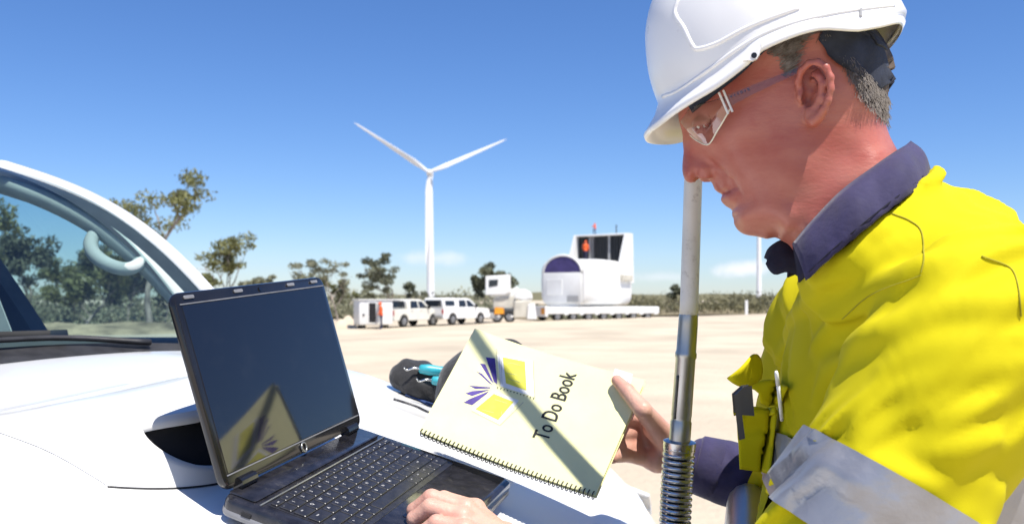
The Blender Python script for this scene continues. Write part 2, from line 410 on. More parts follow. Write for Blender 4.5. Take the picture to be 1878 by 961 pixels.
# ---- leaves: narrow two-triangle blades spread through clumps
def leaf_cloud(cent, rad, n, size, r):
    C = np.repeat(cent, n, 0); R = np.repeat(rad, n, 0); N = len(C)
    d = r.normal(size=(N, 3)); d /= np.linalg.norm(d, axis=1, keepdims=True); rr = r.random(N) ** .5
    P = C + d * rr[:, None] * R
    a = r.normal(size=(N, 3)); a[:, 2] -= .5; a /= np.linalg.norm(a, axis=1, keepdims=True)
    b = np.cross(a, r.normal(size=(N, 3))); b /= np.linalg.norm(b, axis=1, keepdims=True) + 1e-9
    s = size * (.6 + .8 * r.random(N))[:, None]
    V = np.stack([P - a * s, P + b * s * .42, P + a * s, P - b * s * .42], 1).reshape(-1, 3)
    return V, np.arange(N * 4).reshape(N, 4)
def gum_tree(name, base, height, spread, seed, leafm, label, lean=0.0, clumps=26, per=110, crown_lo=.45, leaf=.17, trunk_r=None, group='gum trees around the site', flat=.55, multi=2):
    r = np.random.default_rng(seed); base = np.array(base, float); tb = MB(); ends = []
    tr = trunk_r or height * .022
    def limb(p, d, L, rad, lev):
        n = 6; P = [p]; dd = nrm(d)
        for i in range(n):
            dd = nrm(dd + r.normal(size=3) * .16 + np.array([0, 0, .05 if lev else .02])); P.append(P[-1] + dd * L / n)
        P = np.array(P); R = np.linspace(rad, rad * .5, n + 1); tb.tube(P, R, seg=6 if lev < 2 else 4, cap=False)
        if lev >= 3: ends.append(P[-1]); return
        k = (3, 3, 2)[lev] if lev else 3 + multi
        for j in range(k):
            t = int(round(n * (.5 + .5 * (j + 1) / k))) if lev else int(round(n * (crown_lo + (1 - crown_lo) * (j + 1) / k)))
            az = r.random() * 6.28 + j * 2.4; out = np.array([math.cos(az), math.sin(az), .35 + .6 * r.random()])
            limb(P[min(t, n)], nrm(dd * .55 + out * (1.0 if lev < 2 else .8)), L * (.5 + .18 * r.random()) * (spread if lev == 0 else 1), rad * .5, lev + 1)
        if lev: ends.append(P[-1])
    limb(np.zeros(3) - np.array([0, 0, .3]), np.array([lean, .05, 1]), height * .60, tr, 0)
    E = np.array(ends); top = E[:, 2].max(); sc = height / (top + .4)
    E *= sc
    tb.V = [tuple(np.array(v) * sc) for v in tb.V]
    if len(E) > clumps: E = E[r.permutation(len(E))[:clumps]]
    rad = np.stack([height * (.07 + .055 * r.random(len(E)))] * 3, 1); rad[:, 2] *= flat
    V, F = leaf_cloud(E, rad, per, leaf, r)
    e = empty(name, base, label, 'tree', group, local=True)
    tb.build('trunk', 'bark', e, smooth=True); obj('crown', V, F, leafm, e, smooth=False)
    return e
def bp(px, Y, dz=0.0):
    x = (px - 939) / FPX * Y; return (x, Y, float(ground_z(x, Y)) + dz)
def hgt(px, py, Y): return (HOR - py) / FPX * Y - float(ground_z((px - 939) / FPX * Y, Y))
T = gum_tree
T('gum_tree', bp(268, 62), hgt(268, 296, 62), 1.0, 23, 'leaf_olive', 'tallest gum tree with olive crown rising behind the car windscreen pillar', lean=.12, clumps=26, per=150, crown_lo=.55, leaf=.16)
T('gum_tree', bp(438, 74), hgt(438, 430, 74), 1.45, 8, 'leaf_olive', 'spreading gum tree just above the left corner of the laptop lid', lean=.05, clumps=26, per=75, crown_lo=.4, leaf=.16)
T('gum_tree', bp(548, 82), hgt(548, 472, 82), 1.1, 31, 'leaf_grey', 'thin grey gum tree above the middle of the laptop lid', clumps=14, per=60, leaf=.16)
T('gum_tree', bp(618, 84), hgt(618, 472, 84), 1.1, 14, 'leaf_grey', 'thin gum tree above the right corner of the laptop lid', clumps=16, per=60, leaf=.16)
T('gum_tree', bp(722, 88), hgt(722, 464, 88), 1.35, 52, 'leaf_dark', 'wide dark gum tree behind the white container and first ute', clumps=30, per=70, leaf=.17, crown_lo=.3)
T('gum_tree', bp(770, 98), hgt(770, 512, 98), 1.1, 65, 'leaf_dark', 'short dark gum tree at the foot of the wind turbine tower', clumps=18, per=70, leaf=.17, crown_lo=.3)
T('gum_tree', bp(912, 92), hgt(912, 482, 92), 1.3, 77, 'leaf_dark', 'dense dark gum tree behind the white lifting machine', clumps=46, per=170, leaf=.18, crown_lo=.2, flat=.8)
T('gum_tree', bp(1247, 150), hgt(1247, 519, 150), 1.2, 81, 'leaf_dark', 'gum tree behind the aerial whip on the right skyline', clumps=26, per=110, leaf=.24, crown_lo=.3)
T('gum_tree', bp(664, 96), hgt(664, 520, 96), 1.3, 90, 'leaf_grey', 'low grey gum tree left of the white container', clumps=20, per=80, leaf=.18, crown_lo=.25)
T('gum_tree', bp(470, 90), hgt(470, 500, 90), 1.3, 101, 'leaf_grey', 'low grey gum tree behind the left half of the laptop lid', clumps=24, per=90, leaf=.18, crown_lo=.3)
T('gum_tree', bp(600, 98), hgt(600, 505, 98), 1.3, 102, 'leaf_olive', 'low olive gum tree right of the laptop lid', clumps=24, per=90, leaf=.18, crown_lo=.3)
T('gum_tree', bp(840, 108), hgt(840, 540, 108), 1.2, 103, 'leaf_grey', 'small grey gum tree behind the canopy ute', clumps=16, per=80, leaf=.2, crown_lo=.3)
# trees seen through the windscreen
k = 0
for (px, Y, py, sd) in ((60, 70, 420, 5), (150, 66, 455, 6), (235, 80, 470, 9), (-40, 60, 380, 10), (300, 72, 480, 12), (345, 88, 500, 13), (-180, 70, 400, 15), (110, 95, 440, 16), (200, 98, 450, 17), (-320, 66, 420, 18)):
    T('gum_tree', bp(px, Y), hgt(px, py, Y), 1.25, sd, 'leaf_olive' if k % 2 else 'leaf_dark', 'gum tree in the row seen through the car windscreen', clumps=40, per=110, leaf=.19, crown_lo=.2, flat=.8, group='gum trees seen through the windscreen'); k += 1
def scrub(name, label, boxes, seed, leafm, per, size):
    r = np.random.default_rng(seed); C, R = [], []
    for (x0, x1, y0, y1, n, hmin, hmax) in boxes:
        for _ in range(n):
            x = x0 + (x1 - x0) * r.random(); y = y0 + (y1 - y0) * r.random(); h = hmin + (hmax - hmin) * r.random()**1.5
            z = float(ground_z(x, y))
            C.append((x, y, z + h * .5)); R.append((h * (.6 + .6 * r.random()), h * .7, h * .55))
    V, F = leaf_cloud(np.array(C), np.array(R), per, size, r)
    return tag(obj(name, V, F, leafm, None, smooth=False), label, 'scrub', kind='stuff')
scrub('scrub', 'olive scrub growing along the edge of the site on the right', [(14, 75, 124, 180, 200, 1.6, 3.6), (20, 120, 170, 260, 170, 2, 4.5)], 3, 'leaf_scrub', 75, .26)
scrub('scrub', 'grey green scrub between the gum trees behind the white container', [(-30, -3, 90, 116, 150, .9, 3.0), (-90, -24, 66, 110, 240, 1.0, 4.0), (-3, 14, 100, 130, 60, .6, 2.0)], 4, 'leaf_grey', 70, .22)

# ---- earth bank and mound
def mound(name, c, rx, ry, h, seed, label, m='sand'):
    r = np.random.default_rng(seed); n = 26; V = []
    t = np.linspace(-1.05, 1.05, n); X, Y = np.meshgrid(t, t, indexing='ij'); rr = np.hypot(X, Y)
    Z = h * np.clip(1 - rr**2, -.2, 1) * (1 + .25 * np.sin(X * 7 + seed) * np.sin(Y * 5 + 1)) + .06 * h * r.normal(size=X.shape)
    P = np.stack([c[0] + X * rx, c[1] + Y * ry, c[2] + Z - .05], -1)
    return tag(MB().grid(P).build(name, m, None, smooth=True), label, 'earth mound')
mound('earth_mound', bp(640, 60), 1.3, 1.6, .65, 2, 'small pale sand mound left of the white container')
mat('bank_earth', (.30,.24,.15), .95, var=.35, vscale=.8, bump=.6, bscale=5, rvar=0)
b = mound('earth_bank', bp(140, 56), 14, 3.5, .75, 5, 'low earth bank seen through the car windscreen', 'bank_earth')

# ------------------------------------------------------------------ wind turbine
Dt = 592.0
hub = at(787, 316, Dt); tb_ = np.array([at(789, 548, Dt)[0], Dt + 4, -3.0])
wt = empty('wind_turbine', tb_, 'white wind turbine with three blades standing above the parked utes', 'wind turbine', 'wind turbines')
n = 24; zz = np.linspace(tb_[2], hub[2] - 1.6, n)
m_ = MB(); m_.tube(np.stack([np.interp(zz, [zz[0], zz[-1]], [tb_[0], hub[0] + .2]), np.full(n, Dt + 4), zz], 1), np.linspace(2.6, 1.65, n), seg=24)
tw = m_.build('tower', 'turbine_white', wt, smooth=True)
for fz in (.33, .66): 
    mf = MB(); z_ = zz[0] + (zz[-1] - zz[0]) * fz; mf.tube([(tb_[0] + (hub[0] + .2 - tb_[0]) * fz, Dt + 4, z_ - .12), (tb_[0] + (hub[0] + .2 - tb_[0]) * fz, Dt + 4, z_ + .12)], 2.62 - fz * .93, seg=24)
    mf.build('flange', 'turbine_white', tw)
MB().box(hub + np.array([-1.8, 1.5, -1.8]), hub + np.array([1.8, 12, 2.0]), bev=.5).build('nacelle', 'turbine_white', wt, auto=.5)
MB().ball(hub, (1.7, 2.3, 1.7), 20, 12).build('hub', 'turbine_white', wt, smooth=True)
for (tx, ty) in ((650, 226), (929, 256), (782, 487)):
    tip = at(tx, ty, Dt - 1); d = tip - hub; L = np.linalg.norm(d); d = d / L; s = np.array([0, 1.0, 0]); s = nrm(s - d * (s @ d)); w = np.cross(d, s)
    st = []
    for q in np.linspace(0, 1, 20):
        ch = np.interp(q, [0, .05, .2, .5, .8, .97, 1], [1.0, 1.05, 1.9, 1.35, .8, .45, .1]); th = np.interp(q, [0, .08, .25, .6, 1], [1.0, .8, .35, .16, .05]) * .95
        tw_ = math.radians(np.interp(q, [0, .3, 1], [70, 62, 86])); off = -.35 * ch * (q > .08)
        ring = []
        for a in np.linspace(0, 2 * math.pi, 14, endpoint=False):
            c_, s_ = math.cos(a) * ch + off * .5, math.sin(a) * th * (1 - .5 * max(0, -math.cos(a)))
            ring.append(hub + d * L * q + w * (c_ * math.sin(tw_) - s_ * math.cos(tw_)) + s * (c_ * math.cos(tw_) + s_ * math.sin(tw_)) + s * (-1.5 * q * q))
        st.append(ring)
    mb = MB().grid(np.array(st), closed_v=True); mb.build('blade', 'turbine_white', wt, smooth=True)
# unfinished tower far right
D2 = 900.0; p = at(1392, 548, D2)
t2 = empty('turbine_tower', (p[0], D2, -3), 'bare far white turbine tower below the chin of the man in the helmet', 'tower', 'wind turbines')
zz = np.linspace(-3, 83, 18); fl = MB().tube(np.stack([np.full(18, p[0]), np.full(18, D2), zz], 1), np.linspace(2.5, 1.7, 18), seg=20).build('tower', 'turbine_white', t2, smooth=True)
MB().box((p[0] - 1.8, D2 - 2, 82.5), (p[0] + 1.8, D2 + 8, 86), bev=.4).build('nacelle', 'turbine_white', t2, auto=.5)
# white marker post
pp = bp(1369, 112); MP = MB(); MP.box((pp[0] - .16, pp[1] - .1, pp[2] - .2), (pp[0] + .16, pp[1] + .1, pp[2] + 2.0), bev=.03)
tag(MP.build('marker_post', 'white_paint'), 'short white marker post in the scrub left of the yellow shirt', 'post')

# ------------------------------------------------------------------ parked utes
def wheel(parent, x, y, r, w, far=False):
    s = 1 if y > 0 else -1
    t = MB(); n = 20; prof = [(r * .62, -w/2), (r * .93, -w/2), (r, -w * .3), (r, w * .3), (r * .93, w/2), (r * .62, w/2)]
    P = [[(x + pr * math.cos(a), y + pw, r + pr * math.sin(a)) for (pr, pw) in prof] for a in np.linspace(0, 2*math.pi, n, endpoint=False)]
    o = t.grid(np.array(P), closed_u=True, closed_v=True).build('wheel', 'rubber', parent, smooth=True)
    rm = MB(); rm.tube([(x, y + s * w * .12, r), (x, y + s * w * .42, r)], r * .60, seg=18)
    for k in range(6):
        a = k * math.pi / 3; rm.tube([(x + .1 * r * math.cos(a), y + s * w * .46, r + .1 * r * math.sin(a)), (x + r * .55 * math.cos(a), y + s * w * .44, r + r * .55 * math.sin(a))], r * .09, seg=5)
    rm.build('rim', 'rim_grey', o)
def arch_profile(pts_top, x0, x1, wheels, r, zlow):
    """side outline of a car body with wheel arches, counter-clockwise"""
    poly = [(x0, zlow)]
    for wx in wheels:
        poly += [(wx + r * math.cos(a), max(zlow, r * .86 + r * math.sin(a))) for a in np.linspace(math.pi * 1.02, -.02 * math.pi, 11)]
    poly += [(x1, zlow)]
    return poly + pts_top
def extrude_side(poly, w_of_z, name, m, parent, bev=.03):
    bm = bmesh.new(); n = len(poly); rows = []
    for s in (-1, 1): rows.append([bm.verts.new((x, s * w_of_z(x, z), z)) for (x, z) in poly])
    for i in range(n):
        j = (i + 1) % n; bm.faces.new((rows[0][i], rows[0][j], rows[1][j], rows[1][i]))
    fa = bm.faces.new(rows[0][::-1]); fb = bm.faces.new(rows[1])
    bmesh.ops.triangulate(bm, faces=[fa, fb])
    me = bpy.data.meshes.new(name); bm.to_mesh(me); bm.free()
    o = link(name, me, m, parent); sharp(me, .6)
    if bev:
        md = o.modifiers.new('bevel', 'BEVEL'); md.width = bev; md.segments = 2; md.limit_method = 'ANGLE'; md.angle_limit = .7
    return o
def ute(loc, rz, label, canopy, paint='white_paint'):
    e = empty('parked_ute', loc, label, 'ute', 'utes parked beside the container', local=True, rz=rz)
    top = [(2.55, .55), (2.58, .95), (2.35, 1.08), (1.30, 1.14), (.95, 1.16), (-.95, 1.14), (-2.5, 1.12), (-2.52, .55)]
    extrude_side(arch_profile(top, -2.5, 2.5, (-1.55, 1.5), .44, .42), lambda x, z: .90 - .03 * max(0, z - .8) - .10 * max(0, abs(x) - 2.3), 'body', paint, e)
    cabp = [(1.32, 1.13), (.55, 1.72), (.25, 1.78), (-.75, 1.78), (-1.02, 1.70), (-1.08, 1.13)]
    extrude_side(cabp, lambda x, z: .86 - .30 * max(0, z - 1.13), 'cab', paint, e, .04)
    wy = lambda z: .862 - .30 * (z - 1.13)
    for s in (-1, 1):
        for q in ([(.98, 1.20), (.48, 1.62), (.10, 1.66), (.06, 1.20)], [(-.04, 1.20), (-.02, 1.66), (-.72, 1.66), (-.86, 1.20)]):
            V = [(x, s * (wy(z) + .012), z) for x, z in q]; obj('side_window', V, [(0, 1, 2, 3)], 'dark_glass', e, False)
        MB().box((.85, s * .98 - .10, 1.16), (.97, s * .98 + .10, 1.36), bev=.03).build('side_mirror', 'rubber', e)
        for hx in (.18, -.75): MB().box((hx - .1, s * .895 - .02, 1.02), (hx + .08, s * .895 + .02, 1.05)).build('door_handle', 'rim_grey', e)
        MB().box((-2.53, s * .80 - .07, .74), (-2.50 + .02, s * .80 + .07, 1.05), bev=.01).build('tail_light', 'tail_red', e)
        MB().box((2.44, s * .68 - .17, .82), (2.60, s * .68 + .15, .98), bev=.04).build('headlight', 'rim_grey', e)
        for x in (-1.55, 1.5): wheel(e, x, s * .80, .38, .25)
    V = [(1.30, -.74, 1.17), (1.30, .74, 1.17), (.60, .62, 1.69), (.60, -.62, 1.69)]; V = [(x + .012, y, z + .012) for x, y, z in V]
    obj('windscreen', V, [(0, 1, 2, 3)], 'dark_glass', e, False)
    obj('rear_window', [(-1.085, -.62, 1.24), (-1.085, .62, 1.24), (-1.045, .56, 1.64), (-1.045, -.56, 1.64)], [(0, 1, 2, 3)], 'dark_glass', e, False)
    MB().box((-2.62, -.82, .48), (-2.50, .82, .64), bev=.03).build('rear_bumper', 'rim_grey', e)
    MB().box((2.50, -.86, .46), (2.70, .86, .74), bev=.06).build('front_bumper', paint, e)
    MB().box((-2.535, -.70, .70), (-2.515, .70, 1.10), bev=.008).build('tailgate', paint, e)
    MB().box((-2.536, -.22, .60), (-2.52, .22, .68)).build('number_plate', 'cream_paint', e)
    if canopy:
        c = extrude_side([(-1.10, 1.125), (-1.08, 1.74), (-1.2, 1.80), (-2.40, 1.78), (-2.50, 1.70), (-2.51, 1.125)], lambda x, z: .87 - .16 * max(0, z - 1.13), 'canopy', paint, e, .04)
        for s in (-1, 1): obj('side_window', [(x, s * (.873 - .16 * (z - 1.13) + .012), z) for x, z in ((-1.3, 1.28), (-1.3, 1.62), (-2.3, 1.62), (-2.3, 1.28))], [(0, 1, 2, 3)], 'dark_glass', e, False)
        obj('rear_window', [(-2.525, -.72, 1.22), (-2.525, .72, 1.22), (-2.515, .66, 1.66), (-2.515, -.66, 1.66)], [(0, 1, 2, 3)], 'dark_glass', e, False)
    else:
        t = MB().box((-2.46, -.80, 1.122), (-1.12, .80, 1.130)); t.build('tray_floor', 'dark_void', e)
        m = MB()
        for s in (-1, 1): m.tube([(-1.2, s * .70, 1.12), (-1.2, s * .66, 1.60), (-1.2, s * .5, 1.68)], .035, seg=8)
        m.tube([(-1.2, -.5, 1.68), (-1.2, .5, 1.68)], .035, seg=8); m.build('sports_bar', 'rim_grey', e, smooth=True)
    return e
ute(bp(749, 60), math.radians(58), 'cream white ute with open tray parked left of the canopy ute', False, 'cream_white')
ute(bp(838, 63), math.radians(55), 'white ute with canopy and dark rear window parked right of the open tray ute', True)

# ------------------------------------------------------------------ white container hut with open door
cl = bp(684, 57.5)
hut = empty('site_hut', cl, 'small white site hut with open dark doorway left of the utes', 'hut', local=True, rz=math.radians(20))
hb = MB(); P = []
w_, d_, h_ = 1.05, 1.0, 1.75
hb.box((-w_, -d_ + .02, .22), (w_, d_, h_), bev=.10, seg=3); body = hb.build('body', 'nacelle_white', hut, auto=.5)
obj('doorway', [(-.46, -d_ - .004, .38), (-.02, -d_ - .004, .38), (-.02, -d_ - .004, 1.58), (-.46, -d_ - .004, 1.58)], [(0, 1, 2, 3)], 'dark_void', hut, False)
fr = MB()
for (a, b) in (((-.52, .32), (-.46, 1.64)), ((-.02, .32), (.04, 1.64)), ((-.46, 1.58), (-.02, 1.64)), ((-.46, .32), (-.02, .38))): fr.box((a[0], -d_ - .03, a[1]), (b[0], -d_ + .03, b[1]))
fr.build('door_frame', 'white_paint', hut)
MB().box((.06, -d_ - .62, .38), (.10, -d_ + .0, 1.58), bev=.01).build('door', 'nacelle_white', hut)
for sx in (-.7, .7): MB().box((sx - .09, -.9, -.05), (sx + .09, .9, .24)).build('skid', 'rubber', hut)
MB().tube([(-.78, -d_ - .02, .85), (-.78, -d_ + .03, .85)], .07, seg=12).build('vent', 'dark_void', hut)
MB().box((-w_ - .05, -d_ - .05, h_ - .02), (w_ + .05, d_ + .05, h_ + .05), bev=.03).build('roof', 'nacelle_white', hut)

# ------------------------------------------------------------------ far workers (small): one skinned figure each
def far_person(loc, h, label, pose, rz=0.0, hat='white_paint'):
    e = empty('person', loc, label, 'person', 'workers in orange by the machines', local=True, rz=rz)
    s = h / 1.78
    J = dict(pel=(0,0,.95), ch=(0.02,0,1.25), nk=(.04,0,1.48), hd=(.06,0,1.63))
    if pose == 'stand':
        L = [((0,.09,.93),(.02,.10,.5),(0,.11,.06),(.14,.11,.03)), ((0,-.09,.93),(-.03,-.10,.5),(-.06,-.11,.06),(.08,-.12,.03))]
        A = [((.03,.19,1.42),(.05,.26,1.15),(.22,.22,1.02)), ((.03,-.19,1.42),(.0,-.27,1.14),(.16,-.24,.95))]
    else:
        L = [((0,.09,.93),(.30,.12,.72),(.20,.12,.20),(.32,.12,.17)), ((0,-.09,.93),(.05,-.12,.5),(-.02,-.12,.06),(.10,-.12,.03))]
        A = [((.08,.19,1.42),(.28,.26,1.30),(.48,.18,1.22)), ((.08,-.19,1.42),(.26,-.26,1.22),(.45,-.18,1.12))]
    def f(P):
        d = smin(ell(P, J['ch'], (.13,.19,.27)), ell(P, J['pel'], (.13,.17,.17)), .06)
        d = smin(d, cap(P, J['ch'], J['nk'], .10, .06), .04); d = smin(d, ell(P, J['hd'], (.10,.08,.12)), .02)
        for l in L: d = smin(d, chain(P, l, (.095,.065,.05,.045)), .04)
        for a in A: d = smin(d, chain(P, a, (.07,.055,.04)), .03); d = smin(d, ell(P, np.array(a[-1]) + (.04,0,-.02), (.055,.03,.045)), .02)
        return d
    V, F = surfnet(f, (-.4,-.45,-.05), (.65,.45,1.82), .028)
    o = obj('body', V * s, F, 'hivis_orange', e)
    o.data.materials.append(MATS['navy_far']); o.data.materials.append(MATS['skin_far'])
    cz = V[F].mean(1); mi = np.zeros(len(F), np.int32); mi[cz[:, 2] < (.90 if pose == 'stand' else .92)] = 1; mi[cz[:, 2] > 1.52] = 2
    for a in A: mi[np.linalg.norm(cz - (np.array(a[-1]) + (.04,0,-.02)), axis=1) < .07] = 2
    o.data.polygons.foreach_set('material_index', mi)
    hm = MB().ball((.06*s, 0, 1.67*s), (.125*s, .105*s, .10*s), 12, 8); hm.box((.06*s, -.07*s, 1.66*s), (.21*s, .07*s, 1.675*s))
    hm.build('hard_hat', hat, e, smooth=True)
    return e
q = bp(699, 55.5); far_person(q, 1.62, 'worker in orange overalls standing beside the hut doorway', 'stand', math.radians(200), hat='hivis_orange')

# ------------------------------------------------------------------ nacelle on its trailer
D3 = 72.0
nc = bp(1075, D3 + 3); yaw = math.radians(55)
NZ0 = at(1075, 562, D3)[2]                # height of the load bed
na = empty('turbine_nacelle', (at(1082, 560, D3)[0], D3 + 2, NZ0), 'huge white turbine nacelle with purple arch and dark cooler, loaded on a trailer', 'nacelle', local=True, rz=yaw)
NW, NL, NH = 2.1, 3.8, 3.75
def nring(x, w, h, n=40):
    out = []
    for a in np.linspace(0, 2*math.pi, n, endpoint=False):
        c_, s_ = math.cos(a), math.sin(a); e_ = 2/4.6
        y = w * np.sign(c_) * abs(c_)**e_; z = h/2 * (1 + np.sign(s_) * abs(s_)**e_)
        out.append((x, y, z))
    return out
st = [nring(-NL, NW * .90, NH * .93), nring(-NL + .12, NW * .97, NH * .96), nring(-NL + .45, NW, NH * .97), nring(0, NW * 1.0, NH), nring(NL - .5, NW, NH * .98), nring(NL - .1, NW * .95, NH * .95), nring(NL, NW * .85, NH * .9)]
m = MB().grid(np.array(st), closed_v=True); m.F.append(tuple(range(40))[::-1]); m.F.append(tuple(range(240, 280)))
m.build('housing', 'nacelle_white', na, auto=.5)
# purple arch over a flat front panel
arch = [(-1.62, 2.62)] + [(1.62 * math.cos(a), 2.62 + 1.22 * math.sin(a)) for a in np.linspace(math.pi, 0, 21)] 
m = MB(); m.prism(arch, lambda p, x: (x, p[0], p[1]), -NL - .10, -NL + .6); m.build('arch_cover', 'purple_cover', na)
rim = MB(); rim.tube([(-NL - .05, 1.70 * math.cos(a), 2.62 + 1.30 * math.sin(a)) for a in np.linspace(math.pi, 0, 24)], .10, seg=8); rim.build('arch_rim', 'nacelle_white', na, smooth=True)
MB().box((-NL - .16, -1.75, .25), (-NL + .05, 1.75, 2.62), bev=.12).build('front_panel', 'grey_panel' if False else 'nacelle_white', na, auto=.5)
MB().box((-NL - .20, -.05, .9), (-NL - .15, 1.35, 2.1), bev=.02).build('hatch', 'nacelle_white', na)
MB().box((-NL - .22, -1.5, .35), (-NL - .17, -.5, .85), bev=.02).build('vent_panel', 'grey_panel', na)
# cooler top across the rear
cx = NL - 1.1
def leg(y0, y1, yt0, yt1, x0, x1, xt0, xt1, z0, z1):
    return [(x0, y0, z0), (x1, y0, z0), (x1, y1, z0), (x0, y1, z0), (xt0, yt0, z1), (xt1, yt0, z1), (xt1, yt1, z1), (xt0, yt1, z1)]
BF = [(0,3,2,1), (4,5,6,7), (0,1,5,4), (1,2,6,5), (2,3,7,6), (3,0,4,7)]
ZT = 5.95
YA, YB = -NW * 1.0, NW * 1.42
obj('cooler_post', leg(YA - .02, YA + .30, YA, YA + .22, cx - 1.6, cx + 1.15, cx - .05, cx + 1.0, 1.9, ZT), BF, 'nacelle_white', na, False)
obj('cooler_post', leg(YB - .25, YB + .25, YB - .22, YB, cx - .9, cx + 1.05, cx + .05, cx + .95, NH - .9, ZT), BF, 'nacelle_white', na, False)
MB().box((cx + .05, YA, ZT - .14), (cx + .95, YB, ZT), bev=.05).build('cooler_beam', 'nacelle_white', na)
obj('cooler_back', [(cx + .62, YA + .2, NH - .5), (cx + .62, YB - .2, NH - .5), (cx + .62, YB - .2, ZT - .12), (cx + .62, YA + .2, ZT - .12)], [(0, 1, 2, 3)], 'dark_void', na, False)
for i in range(18):
    y = YA + .35 + i * (YB - YA - .7) / 17
    MB().box((cx + .35, y - .05, NH - .45), (cx + .55, y + .05, ZT - .14)).build('louvre', 'louvre' if i % 6 else 'grey_panel', na)
for y in (YA + (YB - YA) * .36, YA + (YB - YA) * .72): MB().box((cx + .28, y - .09, NH - .45), (cx + .36, y + .09, ZT - .14)).build('cooler_mullion', 'grey_panel', na)
MB().box((cx - 1.2, -NW - .28, 2.05), (cx + .5, -NW + .05, 2.55), bev=.05).build('side_box', 'cream_paint', na)
MB().tube([(cx + .5, -NW * .4, ZT), (cx + .5, -NW * .4, ZT + .75)], .05, seg=6).build('wind_sensor', 'louvre', na)
def on_na(x, y, z):
    c_, s_ = math.cos(yaw), math.sin(yaw); L0 = np.array(na.location); return L0 + np.array([x * c_ - y * s_, x * s_ + y * c_, z])
far_person(on_na(cx - .4, NW * .75, NH - .05), 1.75, 'worker in orange standing on the nacelle roof before the dark cooler', 'stand', math.radians(60), hat='hivis_orange')
far_person(on_na(cx + .5, NW * .55, ZT + .0), 1.0, 'worker in orange crouching on top of the nacelle cooler beam', 'lean', math.radians(160), hat='hivis_orange')
# trailer: low bed with axle rows
tl = empty('heavy_trailer', (at(1090, 575, D3)[0], D3, float(ground_z(at(1090, 575, D3)[0], D3)) + .0), 'white low multi axle trailer carrying the nacelle', 'trailer', local=True, rz=math.radians(24))
zb = NZ0 - tl.location.z
MB().box((-4.8, -1.5, zb - .55), (5.0, 1.5, zb - .02), bev=.05).build('bed', 'nacelle_white', tl)
MB().box((-5.0, -1.5, zb - .75), (-4.75, 1.5, zb + .05), bev=.04).build('end_beam', 'nacelle_white', tl)
MB().box((-5.02, -1.42, zb - .55), (-5.0, -.82, zb - .1)).build('warning_board', 'orange_paint', tl)
MB().box((-5.02, .82, zb - .55), (-5.0, 1.42, zb - .1)).build('warning_board', 'orange_paint', tl)
for i in range(7):
    for s in (-1, 1): wheel(tl, -3.9 + i * 1.32, s * 1.2, .34, .45)
    MB().box((-3.9 + i * 1.32 + .48, -1.56, zb - .62), (-3.9 + i * 1.32 + .80, -1.48, zb - .06), bev=.02).build('bed_bracket', 'white_paint', tl)

# ------------------------------------------------------------------ white lifting machine between the utes and the nacelle
lm = empty('lifting_machine', bp(930, 66), 'white lifting machine with raised boxy cab between utes and nacelle', 'crane', local=True, rz=math.radians(0))
sc_ = 66 / FPX
def q3(px, py): return ((px - 930) * sc_, (HOR - py) * sc_ - lm.location.z)
def slab(name, pts, y0, y1, m, bev=.05):
    P = [q3(*p) for p in pts]; o = MB().prism(P, lambda p, y: (p[0], y, p[1]), y0, y1).build(name, m, lm)
    if bev:
        md = o.modifiers.new('bevel', 'BEVEL'); md.width = bev; md.segments = 2; md.limit_method = 'ANGLE'
    return o
slab('cab', [(891, 541), (891, 507), (936, 504), (937, 536), (925, 541)], -.9, .9, 'nacelle_white')
slab('cab_window', [(897, 527), (897, 514), (914, 513), (913, 524)], -.93, -.88, 'dark_glass', 0)
slab('boom', [(897, 543), (930, 534), (948, 526), (952, 531), (945, 543), (915, 547)], -.6, .6, 'nacelle_white')
slab('counterweight', [(942, 548), (948, 532), (962, 530), (975, 538), (977, 549), (960, 552)], -.9, .9, 'nacelle_white', .12)
slab('turret', [(905, 566), (905, 547), (945, 543), (950, 566)], -.7, .7, 'cream_paint')
slab('outrigger_box', [(941, 583), (943, 552), (974, 550), (978, 583)], -1.0, .9, 'cream_paint', .1)
slab('outrigger', [(966, 585), (968, 558), (980, 556), (984, 585)], -1.15, -.95, 'nacelle_white')
slab('deck', [(890, 578), (890, 566), (945, 566), (945, 578)], -.9, .9, 'louvre')
slab('warning_panel', [(907, 576), (908, 563), (924, 564), (925, 575)], -.96, -.90, 'orange_paint', 0)
slab('engine_cover', [(889, 584), (890, 574), (906, 573), (907, 584)], -1.1, .4, 'grey_panel')
for px in (912, 935): 
    x, z = q3(px, 580); wheel(lm, x, -.75, .42, .35); wheel(lm, x, .75, .42, .35)
# ------------------------------------------------------------------ the white ute in the foreground
mat('car_white', (.80,.80,.79), .22, var=.015, vscale=3, coat=.6, rvar=.05)
mat('black_plastic', (.025,.025,.028), .5, var=.25, vscale=30, bump=.3, bscale=400)
mat('trim_grey', (.42,.47,.45), .75, var=.06, vscale=15, bump=.2, bscale=300)
mat('dash_grey', (.075,.088,.095), .75, var=.12, vscale=15, bump=.3, bscale=300)
mat('interior_dark', (.04,.048,.06), .8, var=.2, vscale=10)
mat('chrome', (.60,.60,.58), .24, metal=1.0, var=.10, vscale=25, rvar=.12)
mat('alloy', (.52,.52,.50), .38, metal=1.0, var=.08, vscale=12, rvar=.12)
glass_mat('car_glass', (.70,.80,.80), 1.5)
glass_mat('side_glass', (.72,.86,.86), 1.45)
CO = np.array([-.245, 1.46, 0.0]); CF = np.array([.9656, -.26, 0.0]); CF /= np.linalg.norm(CF); CA = np.array([-CF[1], CF[0], 0.0])
V0, HWD = -.20, .70
def cw(u, v, z):
    u, v, z = np.broadcast_arrays(np.asarray(u, float), np.asarray(v, float), np.asarray(z, float))
    return CO + u[..., None] * CF + v[..., None] * CA + np.stack([0*z, 0*z, z], -1)
